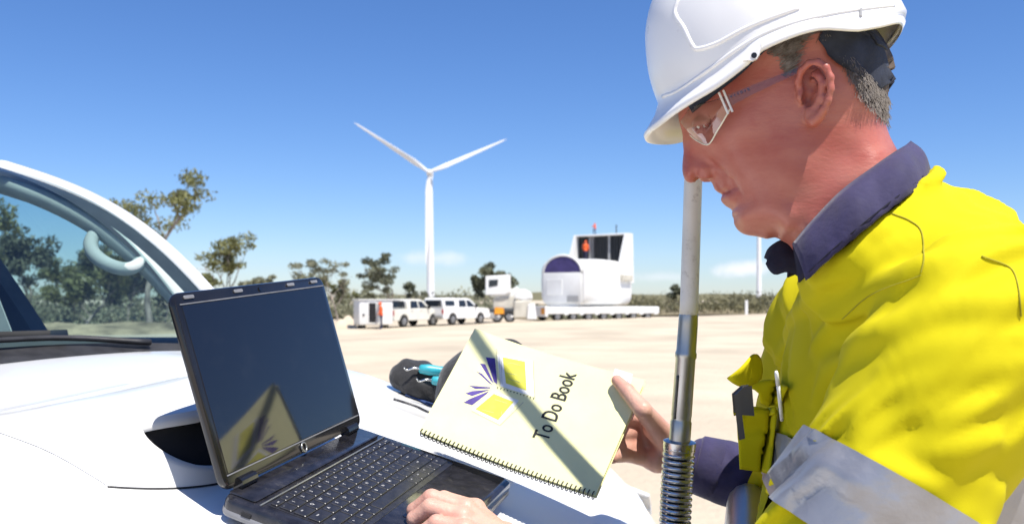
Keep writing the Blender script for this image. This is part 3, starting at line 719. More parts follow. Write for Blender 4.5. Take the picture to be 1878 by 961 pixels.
hood_c = pchip([-.8, -.65, -.5, -.22, 0, .25, .45, .55], [-.098, -.106, -.115, -.152, -.226, -.302, -.368, -.408])
def hood_z(u, v):
    q = (np.asarray(v, float) - V0) / HWD
    return hood_c(u) + .05 * np.asarray(v, float) - .03 * np.abs(q)**4
def u_rear(v): return -.655 + .22 * ((v - V0) / HWD)**2
def u_front(v): return .485 - .12 * ((v - V0) / HWD)**2
car = empty('white_ute', cw(-.6, V0, -1.5), 'white ute in the foreground with bonnet scoop, bull bar and tall aerial', 'ute', None)
# bonnet: a sheet with rolled edges
nu, nv = 60, 60
S_, T_ = np.meshgrid(np.linspace(0, 1, nu), np.linspace(-1, 1, nv), indexing='ij')
S_ = .5 - .5 * np.cos(S_ * math.pi); T_ = np.sin(T_ * math.pi / 2)
vv = V0 + T_ * HWD; uu = u_rear(vv) + S_ * (u_front(vv) - u_rear(vv)); zz = hood_z(uu, vv)
de = np.minimum(np.minimum((1 - np.abs(T_)) * HWD, (u_front(vv) - uu) * .55), (uu - u_rear(vv)) * 2.5)
zz = zz - .030 * (1 - sstep(0, .045, de))**2
# two long pressed creases
for s in (-1, 1): zz = zz + .006 * np.exp(-((vv - V0 - s * (.43 + .06 * uu)) / .035)**2) * sstep(-.6, -.3, uu)
MB().grid(cw(uu, vv, zz)).build('bonnet', 'car_white', car, smooth=True, solid=.012)
# scoop on the bonnet
def scoop():
    c, hw, ub = V0 - .050, .205, -.36
    def prof(s): return max(0.0, 1 - abs(s)**7)**.6 * (.86 + .14 * (1 - s * s))
    def top(s): return c + hw * s * .97, -.075 - .055 * abs(s)**2.4, .072 * prof(s)          # v, u and height of the front roof edge
    def foot(s): return c + hw * s * 1.0, -.028 - .070 * abs(s)**2.4
    n, k = 56, 26; S = np.sin(np.linspace(-1, 1, n) * math.pi / 2); P = np.zeros((n, k, 3))
    for i, s in enumerate(S):
        v, uf, h = top(s)
        for j, t in enumerate(np.linspace(0, 1, k)):
            u = ub + (uf - ub) * t; vv_ = c + (v - c) * (.80 + .20 * t); P[i, j] = cw(u, vv_, hood_z(u, vv_) + h * sstep(0, 1.0, t)**.75 + .0008)
    o = MB().grid(P).build('bonnet_scoop', 'car_white', car, smooth=True)
    def face(s, r_):
        """front face of the scoop: r_ = 0 at the roof edge, 1 at the foot"""
        v, uf, h = top(s); v2, u2 = foot(s); u = uf + (u2 - uf) * r_ + .006 * math.sin(math.pi * r_); vv_ = v + (v2 - v) * r_; return cw(u, vv_, hood_z(u, vv_) + h * (1 - r_) + .0008)
    def inset(s, r_, d): return face(s, r_) - CF * d
    m = MB(); ms = .74; lo = .15
    def hi(s): return lo + .002 + (.80 - lo) * max(0.0, 1 - abs(s / ms)**3.2)**.55          # the mouth narrows in a curve towards its ends
    mm = np.sin(np.linspace(-1, 1, 60) * math.pi / 2) * ms
    m.grid(np.array([[face(s, r_) for r_ in (0, .05, lo)] + [inset(s, lo + .02, .014)] for s in mm]))
    m.grid(np.array([[inset(s, hi(s) - .02, .014)] + [face(s, hi(s) + (1 - hi(s)) * k_) for k_ in (0, .3, .65, 1.0)] for s in mm]))
    for sg in (-1, 1): m.grid(np.array([[face(sg * s, r_) for r_ in np.linspace(0, 1, 8)] for s in np.sin(np.linspace(math.asin(ms), math.pi / 2, 14))]))
    m.build('scoop_surround', 'car_white', o, smooth=True)
    MB().grid(np.array([[inset(s, lo - .02 + (hi(s) + .02 - lo + .02) * k_, .013) for k_ in np.linspace(0, 1, 6)] for s in mm])).build('scoop_mouth', 'dark_void', o, smooth=True)
    MB().tube([face(s, 1.0) for s in S] + [], .0014, seg=6).build('scoop_seal', 'black_plastic', o)
scoop()
# fenders, front and doors: outer skin follows the bonnet edge down
def side_skin(sgn):
    us = np.linspace(-2.35, .40, 70); rows = []
    for u in us:
        vb = V0 + sgn * HWD; ub = min(u, float(u_front(vb))); top = float(hood_z(max(u, -.47), vb)) - .032
        arch = max(0.0, .42**2 - (u - .02)**2)**.5; zl = -1.16 + (0 if abs(u - .02) >= .42 else arch); zl = min(zl, -.62) if arch else zl
        col = []
        for (dv, q) in ((.004, 0), (.03, .012), (.060, .06), (.075, .20), (.082, .45), (.080, .75), (.07, 1.0)):
            col.append(cw(u, vb + sgn * dv, top + (zl - top) * q))
        rows.append(col)
    MB().grid(np.array(rows)).build('side_panel', 'car_white', car, smooth=True, solid=.01)
for s in (-1, 1): side_skin(s)
fr_ = []
for q in np.linspace(-1, 1, 31):
    v = V0 + q * (HWD + .03); uf = .485 - .13 * abs(q)**2.2; zt = float(hood_z(uf, v)) - .035
    fr_.append([cw(uf + d, v, zt + dz) for d, dz in ((-.002, .0), (.02, -.03), (.035, -.12), (.04, -.30), (.055, -.36), (.06, -.60), (.02, -.68))])
MB().grid(np.array(fr_)).build('front_panel', 'car_white', car, smooth=True)
for i in range(5):
    z = -.47 - i * .045; MB().tube([cw(.545 - .06 * q * q, V0 + q * .36, z) for q in np.linspace(-1, 1, 9)], .012, seg=6).build('grille_slat', 'black_plastic', car)
for s in (-1, 1):
    P = []
    for a in np.linspace(0, 1, 10):
        v = V0 + s * (.42 + .27 * a); u = .53 - .14 * ((v - V0) / .7)**2.0; P.append([cw(u - .01, v, -.45), cw(u + .03, v, -.49), cw(u + .03, v, -.57), cw(u, v, -.60)])
    MB().grid(np.array(P)).build('headlight', 'alloy', car, smooth=True)
def car_wheel(u, v, s):
    C = cw(u, v, -1.12); ax = CA * s; P = []; r, w = .38, .26
    for a in np.linspace(0, 2*math.pi, 28, endpoint=False):
        rad = math.cos(a) * CF + math.sin(a) * np.array([0, 0, 1.0]); P.append([C + rad * pr + ax * pw for pr, pw in ((r*.62, -w/2), (r*.94, -w/2), (r, -w*.3), (r, w*.3), (r*.94, w/2), (r*.62, w/2))])
    o = MB().grid(np.array(P), closed_u=True, closed_v=True).build('wheel', 'rubber', car, smooth=True)
    m = MB(); m.tube([C + ax * .02, C + ax * .09], r * .60, seg=22)
    for k in range(6):
        a = k * math.pi / 3; rad = math.cos(a) * CF + math.sin(a) * np.array([0, 0, 1.0]); m.tube([C + ax * .1 + rad * .05, C + ax * .1 + rad * .21], .03, seg=6)
    m.build('rim', 'alloy', o)
for u in (.02, -2.95):
    for s in (-1, 1): car_wheel(u, V0 + s * (HWD - .02), s)
# cowl, wiper
cwl = []
for q in np.linspace(-1, 1, 41):
    v = V0 + q * HWD * .97; u = float(u_rear(v)); z = float(hood_z(u, v))
    cwl.append([cw(u + .02, v, z - .028), cw(u - .005, v, z - .020), cw(u - .05 * (1 - .9 * abs(q)**3), v, z - .008), cw(u - .13 * (1 - .9 * abs(q)**3), v, z + .014), cw(u - .15 * (1 - .9 * abs(q)**3), v, z + .012)])
MB().grid(np.array(cwl)).build('cowl', 'black_plastic', car, smooth=True)
def ws(q, t):
    """windscreen surface: q across (-1 near side, 1 far side), t up"""
    q = np.asarray(q, float); t = np.asarray(t, float)
    vb = V0 + q * HWD * .97; ub = u_rear(vb) - .135 * (1 - .9 * np.abs(q)**3); zb = hood_z(u_rear(vb), vb) + .012
    vt = V0 + q * HWD * .80; ut = -1.16 + .13 * q**2; zt = .335 - .055 * q**2 + .02 * q
    bow = .066 * np.sin(math.pi * t) 
    return cw(ub + (ut - ub) * t + bow * .4, vb + (vt - vb) * t, zb + (zt - zb) * t + bow)
Q_, T2 = np.meshgrid(np.linspace(-.985, .985, 40), np.linspace(0, 1, 24), indexing='ij')
MB().grid(ws(Q_, T2)).build('windscreen', 'car_glass', car, smooth=True)
fr_b = MB()   # black printed edge of the glass
Q3, T3 = np.meshgrid(np.linspace(-.985, .985, 40), np.linspace(.86, 1.0, 4), indexing='ij'); fr_b.grid(ws(Q3, T3) - np.array([0, 0, .004]))
for a, b in ((.90, .985), (-.985, -.93)):
    Q3, T3 = np.meshgrid(np.linspace(a, b, 4), np.linspace(0, .86, 24), indexing='ij'); fr_b.grid(ws(Q3, T3) - np.array([0, 0, .004]))
fr_b.build('glass_border', 'interior_dark', car, smooth=True)
for s in (-1, 1):   # outside pillars
    P = []
    for t in np.linspace(-.06, 1.0, 30):
        c = ws(s * 1.0, t); o2 = CA * s
        P.append([c - o2 * .012 + np.array([0, 0, -.006]), c - o2 * .008 + np.array([0, 0, .010]), c + o2 * .014 + np.array([0, 0, .012]), c + o2 * .040 + np.array([0, 0, -.012]), c + o2 * .046 - CF * .02 + np.array([0, 0, -.05]), c + o2 * .02 - CF * .03 + np.array([0, 0, -.06])])
    MB().grid(np.array(P), closed_v=True).build('pillar', 'car_white', car, smooth=True)
    if s > 0:       # inside trim of the far pillar
        P = []
        for t in np.linspace(.03, .93, 24):
            c = ws(.975, t); P.append([c + CA * .02 - CF * .02 + np.array([0, 0, -.02]), c - CA * .030 - CF * .004 + np.array([0, 0, -.016]), c - CA * .042 - CF * .02 + np.array([0, 0, -.034]), c - CA * .015 - CF * .045 + np.array([0, 0, -.046])])
        MB().grid(np.array(P)).build('pillar_trim', 'trim_grey', car, smooth=True)
# roof with raised side gutters
rf = []
for q in np.linspace(-1.03, 1.03, 41):
    row = []
    for t in np.linspace(0, 1, 22):
        c = ws(np.clip(q, -1, 1), 1.0); u = t * 1.25
        z = .035 * math.sin(min(1, t * 2.2) * math.pi / 2) - .03 * max(0, t - .6) ** 2 * 4
        row.append(c + np.array([0, 0, .012 + z]) - CF * u + CA * (q - np.clip(q, -1, 1)) * 1.3 - np.array([0, 0, 1]) * max(0, abs(q) - 1) * .8)
    rf.append(row)
MB().grid(np.array(rf)).build('roof', 'car_white', car, smooth=True, solid=.012)
hl = []
for q in np.linspace(-.97, .97, 30): hl.append([ws(q, .985) + np.array([0, 0, -.016]) - CF * d + np.array([0, 0, z]) for d, z in ((0, .006), (.04, .004), (.5, .03), (1.15, .0))])
MB().grid(np.array(hl)).build('headliner', 'trim_grey', car, smooth=True)
# doors: upper frames, glass, pillars, both sides
def belt(u): return -.105 + .012 * (u + 1)
for s in (-1, 1):
    vb = lambda u: V0 + s * (HWD + .03)
    vt = lambda u: V0 + s * (HWD * .80 + .015)
    zt = lambda u: float(ws(s, 1.0)[2]) + .01 - .03 * max(0, -u - 1.9)
    def sp(u, t): return cw(u, vb(u) + (vt(u) - vb(u)) * t, belt(u) + (zt(u) - belt(u)) * t)
    # front glass follows the pillar
    A_ = ws(s, .08); 
    P = []
    for t in np.linspace(0, 1, 14):
        ua = -.47 - .50 * t ** .85; ub = -1.45 - .10 * t; P.append([sp(ua + (ub - ua) * k, t * .97) for k in np.linspace(0, 1, 10)])
    MB().grid(np.array(P)).build('side_window', 'side_glass', car, smooth=True)
    P = []
    for t in np.linspace(0, 1, 8): P.append([sp(-1.76 - .03 * t, t * .97), sp(-2.28 + .04 * t, t * .97)])
    MB().grid(np.array(P)).build('side_window', 'side_glass', car, smooth=True)
    m = MB()
    for (u0, u1, w) in ((-1.69, -1.78, .13), (-2.33, -2.30, .12)):
        P = []
        for t in np.linspace(-.02, 1.0, 10):
            c = sp(u0 + (u1 - u0) * t, t); o2 = CA * s; P.append([c + CF * w/2 + o2 * .008, c - CF * w/2 + o2 * .008, c - CF * w/2 - o2 * .05, c + CF * w/2 - o2 * .05])
        m.grid(np.array(P), closed_v=True)
        m.build('door_pillar', 'car_white' if s < 0 else 'interior_dark', car, auto=.6); m = MB()
    top = [[sp(u, .955) + CA * s * d + np.array([0, 0, z]) for d, z in ((.008, .004), (.010, -.012), (-.015, -.014), (-.020, .004))] for u in np.linspace(-1.12, -2.36, 20)]
    MB().grid(np.array(top), closed_v=True).build('door_frame', 'interior_dark', car, smooth=True)
    sill = [[cw(u, vb(u) + s * d, belt(u) + z) for d, z in ((.03, -.02), (.0, .012), (-.06, .006), (-.085, -.05), (-.08, -.6))] for u in np.linspace(-.60, -2.36, 20)]
    MB().grid(np.array(sill)).build('door_trim', 'dash_grey', car, smooth=True)
# seat belt and pillar seen through the glass on the far side
blt = []
for t in np.linspace(0, 1, 8):
    c = cw(-1.02 - .20 * t, V0 + HWD * .80, -.14 + .42 * t); blt.append([c, c + CF * .05])
MB().grid(np.array(blt)).build('seat_belt', 'trim_grey', car, solid=.003)
bpil = []
for t in np.linspace(0, 1, 10):
    c = cw(-.985 - .20 * t - .05 * t * t, V0 + HWD * (.98 - .18 * t), -.12 + .43 * t); bpil.append([c, c - CF * .20, c - CF * .20 - CA * .05, c - CA * .05])
MB().grid(np.array(bpil), closed_v=True).build('centre_pillar', 'interior_dark', car, smooth=False)
# dashboard and seats
ds = []
for q in np.linspace(-.97, .97, 25):
    v = V0 + q * HWD; u = float(u_rear(v)) - .13; z = float(hood_z(u_rear(v), v))
    ds.append([cw(u + .03, v, z - .02), cw(u - .05, v, z + .012), cw(u - .30, v, z + .020 + .02 * (abs(q + .45) < .25)), cw(u - .42, v, z - .01), cw(u - .46, v, z - .10), cw(u - .42, v, z - .4)])
MB().grid(np.array(ds)).build('dashboard', 'dash_grey', car, smooth=True)
for s in (-1, 1):
    c = V0 + s * .36
    sb = MB().box((-.09, -.22, -.55), (.09, .22, .06), M=lambda p: cw(-1.62 - .25 * p[2] + p[0], c + p[1], -.05 + p[2]), bev=.05); sb.build('seat', 'interior_dark', car, auto=.6)
    MB().box((-.05, -.12, .09), (.05, .12, .25), M=lambda p: cw(-1.64 - .25 * p[2] + p[0], c + p[1], -.05 + p[2]), bev=.04).build('headrest', 'interior_dark', car, auto=.6)
rg = MB().tube([cw(-1.12 + .05 * math.sin(a), V0 - .36 + .185 * math.cos(a), -.16 + .17 * math.sin(a)) for a in np.linspace(0, 2*math.pi, 30, endpoint=False)], .015, seg=8, closed=True); rg.build('steering_wheel', 'interior_dark', car, smooth=True)
# grab handle on the far pillar
gp = [at(x, y, Y) for x, y, Y in ((203, 418, 2.10), (186, 419, 2.05), (172, 432, 2.02), (166, 450, 2.0), (174, 468, 1.99), (196, 484, 1.98), (224, 493, 1.98), (246, 490, 1.99), (259, 477, 2.02), (262, 462, 2.08))]
gs = spline(gp, 40); MB().tube(gs, np.interp(np.linspace(0, 1, 40), [0, .12, .5, .88, 1], [.019, .014, .0155, .014, .019]), seg=12).build('grab_handle', 'trim_grey', car, smooth=True)
# wiper
wp = spline([cw(-.60, .30, float(hood_z(-.60, .30)) + .012), cw(-.72, .12, float(hood_z(-.65, .12)) + .026), cw(-.80, -.30, float(hood_z(-.66, -.30)) + .030), cw(-.76, -.62, float(hood_z(-.66, -.6)) + .028)], 24)
w1 = MB().tube(wp, np.linspace(.011, .006, 24), seg=8, flat=.6).build('wiper', 'black_plastic', car, smooth=True)
wb = spline([cw(-.72, .20, float(hood_z(-.62, .2)) + .03), cw(-.83, -.25, float(hood_z(-.66, -.25)) + .044), cw(-.80, -.75, float(hood_z(-.62, -.75)) + .048)], 24)
MB().tube(wb, .007, seg=6, flat=1.6).build('wiper_blade', 'rubber', w1, smooth=True)
# tray and cab back
back = [[cw(-2.42, V0 + q * (HWD + .02), z) for z in (-1.0, -.1, .34)] for q in np.linspace(-1, 1, 5)]
MB().grid(np.array(back)).build('cab_back', 'car_white', car, solid=.02)
tr_ = MB()
for s in (-1, 1): tr_.box((-3.9, s * .78 - .03, -.85), (-2.45, s * .78 + .03, -.30), M=lambda p: cw(p[0], V0 + p[1], p[2]), bev=.01).build('tray_side', 'car_white', car); tr_ = MB()
MB().box((-3.93, -.78, -.85), (-3.87, .78, -.32), M=lambda p: cw(p[0], V0 + p[1], p[2]), bev=.01).build('tailgate', 'car_white', car)
MB().box((-3.9, -.78, -.88), (.30, .78, -.80), M=lambda p: cw(p[0], V0 + p[1], p[2])).build('chassis', 'black_plastic', car)
# bull bar
bb = MB(); top = [cw(.60 - .10 * (q ** 2), V0 + q * .80, -.50) for q in np.linspace(-1, 1, 21)]
bb.tube(top, .034, seg=14)
bb.build('bull_bar', 'alloy', car, smooth=True)
hp_ = [(-.45, -.98), (-.45, -.60), (-.44, -.40), (-.40, -.335), (-.30, -.318), (-.12, -.30), (0, -.29), (.045, -.34), (.05, -.60), (.05, -.98)]
MB().tube(spline([cw(.60, v, z) for v, z in hp_], 50), .030, seg=14).build('bull_bar_hoop', 'alloy', car, smooth=True)
bum = [[cw(u0 - .16 * (q ** 2), V0 + q * .85, z) for u0, z in ((.50, -.80), (.66, -.82), (.68, -1.0), (.55, -1.12))] for q in np.linspace(-1, 1, 17)]
MB().grid(np.array(bum)).build('bumper', 'alloy', car, smooth=True, solid=.01)
# aerial: whip, sleeve, spring and foot
SPX = [(1237, 985, 1.1418), (1241, 890, 1.1370), (1246, 815, 1.1332), (1255, 690, 1.1270), (1263, 575, 1.1213), (1271, 340, 1.1099), (1281, 60, 1.0966), (1288, -300, 1.0800), (1294, -900, 1.0534)]
AP = np.array([at(*p) for p in SPX]); AZ = pchip(AP[:, 2][np.argsort(AP[:, 2])], AP[:, 0][np.argsort(AP[:, 2])]); AY = pchip(AP[:, 2][np.argsort(AP[:, 2])], AP[:, 1][np.argsort(AP[:, 2])])
def apt(z): return np.stack([AZ(z), AY(z), np.asarray(z, float)], -1)
zs, zc, zt = float(at(1246, 815, 1.1332)[2]), float(at(1263, 575, 1.1213)[2]), 1.0
mat('whip_white', (.72,.70,.64), .45, var=.05, vscale=20, dirt=((.25,.22,.18), 70, .7))
z_ = np.linspace(zc - .004, zt, 50); whip = MB().tube(apt(z_), np.linspace(.0113, .0090, 50), seg=16).build('aerial', 'whip_white', car, smooth=True)
z_ = np.array([zs - .01, zs + .003, zs + .028, zs + .030, zs + .034, zs + .036, zc - .055, zc - .053, zc - .048, zc - .046, zc - .012, zc - .002, zc]); 
MB().tube(apt(z_), [.0128, .0131, .0131, .0121, .0121, .0125, .0121, .0131, .0131, .0121, .0119, .0116, .0110], seg=20).build('aerial_sleeve', 'alloy', whip, auto=.5)
mat('groove_dark', (.12,.12,.11), .5, metal=.6)
for s in (0,):
    a0 = apt(np.linspace(zs + .033, zc - .075, 10)) + np.array([-.0095, -.0083, 0]); MB().tube(a0, .0016, seg=6).build('sleeve_groove', 'groove_dark', whip, smooth=True)
nturn = 28; zb0, zb1 = -.39, zs; tt = np.linspace(0, 1, nturn * 22); zz_ = zb1 + (zb0 - zb1) * tt
base_ = apt(zz_); th = tt * nturn * 2 * math.pi
coil = base_ + .0168 * np.stack([np.cos(th), np.sin(th), 0 * th], 1)
MB().tube(coil, .0032, seg=8).build('spring', 'chrome', whip, smooth=True)
MB().tube(apt(np.array([zs - .012, zs - .002, zs + .004, zs + .006])), [.0185, .0200, .0200, .0135], seg=22).build('spring_collar', 'chrome', whip, auto=.5)
MB().tube(apt(np.linspace(zb0, zs - .01, 8)), .0105, seg=12).build('spring_core', 'groove_dark', whip, smooth=True)
fb = apt(zb0); MB().tube([fb + np.array([0, 0, .01]), fb, cw(.56, -.20, -.46), cw(.58, -.20, -.50)], [.018, .018, .022, .024], seg=14).build('aerial_bracket', 'groove_dark', whip, smooth=True)
# ------------------------------------------------------------------ laptop
mat('laptop_black', (.020,.020,.026), .12, var=.25, vscale=60, rvar=.08, spec=.5, dirt=((.16,.15,.13), 45, .25))
mat('laptop_gloss', (.006,.006,.009), .05, var=.0, vscale=10, rvar=.03, spec=.5, coat=.25, dirt=((.10,.10,.10), 16, .06))
mat('bezel_black', (.012,.012,.014), .10, var=.2, vscale=10, rvar=.05)
mat('key_black', (.020,.020,.025), .38, var=.2, vscale=90, rvar=.12)
mat('legend_white', (.42,.42,.42), .6, var=.02)
mat('silver_mark', (.42,.42,.40), .3, metal=.8)
mat('side_grey', (.20,.20,.21), .4, var=.1, vscale=40)
L0 = at(405, 908, 1.05); L1 = at(660, 782, 1.412)
hx = nrm(L1 - L0); LW = float(np.linalg.norm(L1 - L0))
LD = at(945, 882, 1.35) - L1; dx = nrm(LD - hx * (LD @ hx)); DEP = .252
bn = nrm(np.cross(dx, hx)); bn = bn if bn[2] > 0 else -bn
lidv = at(292, 546, 1.05 * .988) - L0; lu = nrm(lidv - hx * (lidv @ hx)); LH = .236
ln = nrm(np.cross(hx, lu)); ln = ln if ln @ dx > 0 else -ln
def lb(a, d, z): return L0 + hx * a + dx * d + bn * z            # base: along hinge, towards the user, up
def ll(a, h, z): return L0 + hx * a + lu * h + ln * z + dx * .006 + bn * .004   # lid: along hinge, up the lid, towards the user
def rrect(w0, w1, h0, h1, r, n=5):
    out = []
    for (cx, cy, a0) in ((w1 - r, h1 - r, 0), (w0 + r, h1 - r, 90), (w0 + r, h0 + r, 180), (w1 - r, h0 + r, 270)):
        for k in range(n + 1):
            a = math.radians(a0 + 90 * k / n); out.append((cx + r * math.cos(a), cy + r * math.sin(a)))
    return out
def rslab(mb, fn, w0, w1, h0, h1, r, z0, z1, rnd=.003):
    rings = []
    for (ins, z) in ((rnd, z0), (rnd * .3, z0 + rnd * .3), (0, z0 + rnd), (0, z1 - rnd), (rnd * .3, z1 - rnd * .3), (rnd, z1)):
        rings.append([fn(x, y, z) for x, y in rrect(w0 + ins, w1 - ins, h0 + ins, h1 - ins, max(r - ins, .0005))])
    n = len(rings[0]); mb.grid(np.array(rings), closed_v=True); k = len(mb.V) - n * 6
    mb.F.append(tuple(range(k, k + n))[::-1]); mb.F.append(tuple(range(k + 5 * n, k + 6 * n))); return mb
lap = empty('laptop', lb(LW/2, DEP/2, -.02), 'open black laptop with glossy dark screen standing on the white bonnet', 'laptop')
base = rslab(MB(), lb, 0, LW, 0, DEP, .016, -.021, 0, .006).build('base', 'laptop_black', lap, auto=.5)
rslab(MB(), lb, -.001, LW + .001, -.001, DEP + .001, .017, -.0225, -.012, .004).build('base_shell', 'side_grey', base, auto=.5)
for a in (.03, LW - .03):
    for d in (.03, DEP - .03):
        p = lb(a, d, -.021); bot = p - bn * .004; MB().tube([p, bot], .008, seg=10).build('foot', 'rubber', base)
MB().box((-.0012, .030, -.014), (.004, .042, -.009), M=lambda p: lb(*p)).build('port', 'dark_void', base)
MB().box((-.0012, .075, -.012), (.004, .082, -.009), M=lambda p: lb(*p)).build('port', 'dark_void', base)
rslab(MB(), lambda x, y, z: lb(x, y, z), .012, LW - .012, .002, .038, .004, .0, .0022, .001).build('speaker_strip', 'laptop_black', base, auto=.5)
MB().tube([lb(.010, .0455, .0008), lb(LW - .010, .0455, .0008)], .0011, seg=6).build('strip_edge', 'silver_mark', base)
rslab(MB(), lb, .018, LW - .018, .0495, .162, .003, .0, .0006, .0003).build('keyboard_well', 'key_black', base)
rslab(MB(), lb, .118, .212, .178, .234, .004, .0, .0007, .0003).build('touchpad', 'laptop_gloss', base)
for a in (.126, .170): rslab(MB(), lb, a, a + .040, .2355, .2455, .002, .0, .0010, .0004).build('touchpad_button', 'key_black', base)
# hinges
for a in (.028, LW - .062): MB().tube([ll(a, .004, -.002), ll(a + .034, .004, -.002)], .008, seg=12).build('hinge', 'bezel_black', base)
# lid
lid = rslab(MB(), ll, .002, LW - .002, .002, LH, .016, -.011, 0, .004).build('lid', 'bezel_black', lap, auto=.5)
rslab(MB(), ll, .013, LW - .013, .020, LH - .016, .002, .0, .0006, .0003).build('screen', 'laptop_gloss', lid)
fr2 = MB(); 
for (a0, a1, h0, h1) in ((.010, LW - .010, LH - .0155, LH - .0140), (.010, LW - .010, .0175, .0190)): rslab(MB(), ll, a0, a1, h0, h1, .0006, .0, .0012, .0003).build('screen_edge', 'side_grey', lid)
for (a, h) in ((.030, LH - .007), (LW * .36, LH - .007), (LW * .72, LH - .007), (LW - .035, LH - .007)): rslab(MB(), ll, a - .010, a + .010, h - .0022, h + .0022, .002, .0, .0016, .0006).build('rubber_bumper', 'side_grey', lid)
MB().tube([ll(LW/2, LH - .008, 0), ll(LW/2, LH - .008, .0012)], .0030, seg=14).build('webcam', 'laptop_gloss', lid)
# round maker's badge under the screen, with its two letters
rg = [ll(LW * .50 + .0062 * math.cos(a), .0098 + .0062 * math.sin(a), .0012) for a in np.linspace(0, 2*math.pi, 28, endpoint=False)]
MB().tube(rg, .0015, seg=6, closed=True).build('badge_ring', 'silver_mark', lid, smooth=True)
# keys
ROWS = [
 (.0515, .0095, ['esc','f1','f2','f3','f4','f5','f6','f7','f8','f9','f10','f11','f12','ins','del','home'], [1.0]*16),
 (.0630, .0165, ['`','1','2','3','4','5','6','7','8','9','0','-','=','back','pg'], [.8]+[1]*12+[1.75,.9]),
 (.0815, .0165, ['tab','Q','W','E','R','T','Y','U','I','O','P','[',']','\\','up'], [1.3]+[1]*12+[1.25,.9]),
 (.1000, .0165, ['caps','A','S','D','F','G','H','J','K','L',';',"'",'enter','dn'], [1.6]+[1]*11+[1.95,.9]),
 (.1185, .0165, ['shift','Z','X','C','V','B','N','M',',','.','/','shift','end'], [2.1]+[1]*10+[2.45,.9]),
 (.1370, .0165, ['ctrl','fn','win','alt',' ','alt','ctrl','<','v','>'], [1.2,1,1,1,5.4,1,1.2,1.1,1.1,1.45])]
KW = LW - .040; key_mesh = {}; leg_mesh = {}; pnum = 0
LOCAL_BASE = Matrix(((hx[0], -dx[0], bn[0], 0), (hx[1], -dx[1], bn[1], 0), (hx[2], -dx[2], bn[2], 0), (0, 0, 0, 1)))
lap_inv = Matrix.Translation(-Vector(lap.location))
for (d0, kd, labs, ws_) in ROWS:
    tot = sum(ws_); a = .020
    for lb_, w in zip(labs, ws_):
        wid = KW * w / tot; kk = (round(wid, 5), kd)
        if kk not in key_mesh:
            m = MB(); rings = []
            for ins, z in ((0, 0), (0, .0014), (.0007, .0022)): rings.append([(x, y, z) for x, y in rrect(-wid/2 + .0011 + ins, wid/2 - .0011 - ins, -kd/2 + .0002 + ins, kd/2 - .0002 - ins, .0014, 2)])
            n_ = len(rings[0]); m.grid(np.array(rings), closed_v=True); m.F.append(tuple(range(2*n_, 3*n_))); me = mesh_from('key', m.V, m.F, False); key_mesh[kk] = me
        o = link('key', key_mesh[kk], 'key_black', lap)
        p = lb(a + wid/2, d0 + kd/2, .0005); M_ = Matrix.Translation(Vector(p)) @ LOCAL_BASE
        o.matrix_parent_inverse = lap_inv; o.matrix_basis = M_
        if lb_.strip():
            lk = (lb_, kk)
            if lb_ not in leg_mesh:
                big = len(lb_) == 1
                V, F = text_mesh(lb_, .0060 if big else .0034, bold=.00010 if big else .00008); leg_mesh[lb_] = mesh_from('legend', V + np.array([0, 0, .00235]) if len(V) else V, F, False)
            l_ = link('legend', leg_mesh[lb_], 'legend_white', None); l_.parent = o
            l_.location = (-min(.0028, wid * .2) if kd > .01 else 0, .0028 if kd > .01 else 0, 0)
        a += wid

# ------------------------------------------------------------------ the book
mat('cover_cream', (.83,.81,.43), .55, var=.03, vscale=25, rvar=.08, bump=.05, bscale=200)
mat('paper', (.82,.80,.72), .8, var=.03, vscale=40)
mat('ink_black', (.012,.012,.012), .6, var=.05)
mat('ink_purple', (.075,.045,.26), .6, var=.15, vscale=60)
mat('ink_grey', (.35,.35,.33), .6, var=.1)
mat('print_yellow', (.78,.74,.07), .6, var=.10, vscale=60)
mat('print_white', (.84,.84,.80), .6, var=.03, vscale=60)
mat('wire_dark', (.06,.06,.065), .35, metal=.6, var=.2, vscale=50)
qd = 1.36; QC = [(768, 790), (1092, 908), (1177, 697), (866, 603)]
R_ = [ray(*p) for p in QC]; _, _, vt_ = np.linalg.svd(np.stack([R_[0], -R_[1], R_[2], -R_[3]], 1)); dd_ = vt_[-1] / vt_[-1][0] * qd
BP = [dd_[i] * R_[i] for i in range(4)]
bw = np.linalg.norm(BP[1] - BP[0]); ex = nrm(BP[1] - BP[0]); ey = BP[3] - BP[0]; ey = nrm(ey - ex * (ey @ ex) * .9); bh = np.linalg.norm(BP[3] - BP[0]); bz = nrm(np.cross(ex, ey)); bz = bz if bz[1] < 0 else -bz
def bk(x, y, z=0.0):       # along the spiral, away from it, out of the cover; the board bows a little
    return BP[0] + ex * x + ey * y + bz * (z - .010 * (4 * (x / bw) * (1 - x / bw)) + .004 * (y / bh)**2)
book = empty('notebook', bk(bw/2, bh/2, -.008), 'cream spiral notebook titled To Do Book held up over the laptop', 'notebook')
def bslab(name, x0, x1, y0, y1, z0, z1, m, nx=20, ny=14, r=.003):
    X, Y = np.meshgrid(np.linspace(x0, x1, nx), np.linspace(y0, y1, ny), indexing='ij')
    top = np.array([[bk(X[i, j], Y[i, j], z1) for j in range(ny)] for i in range(nx)]); bot = np.array([[bk(X[i, j], Y[i, j], z0) for j in range(ny)] for i in range(nx)])
    mb = MB().grid(top); mb.grid(bot)
    for e in ((slice(None), 0), (slice(None), -1), (0, slice(None)), (-1, slice(None))): mb.grid(np.stack([top[e], bot[e]]))
    o = mb.build(name, m, book, auto=.6); return o
bslab('cover', 0, bw, 0, bh, -.0009, 0, 'cover_cream')
for i in range(6): bslab('page_block', .002, bw - .002 - .0006 * (i % 3), .003, bh - .002 - .0007 * ((i * 2) % 3), -.0024 - i * .0013, -.0013 - i * .0013, 'paper')
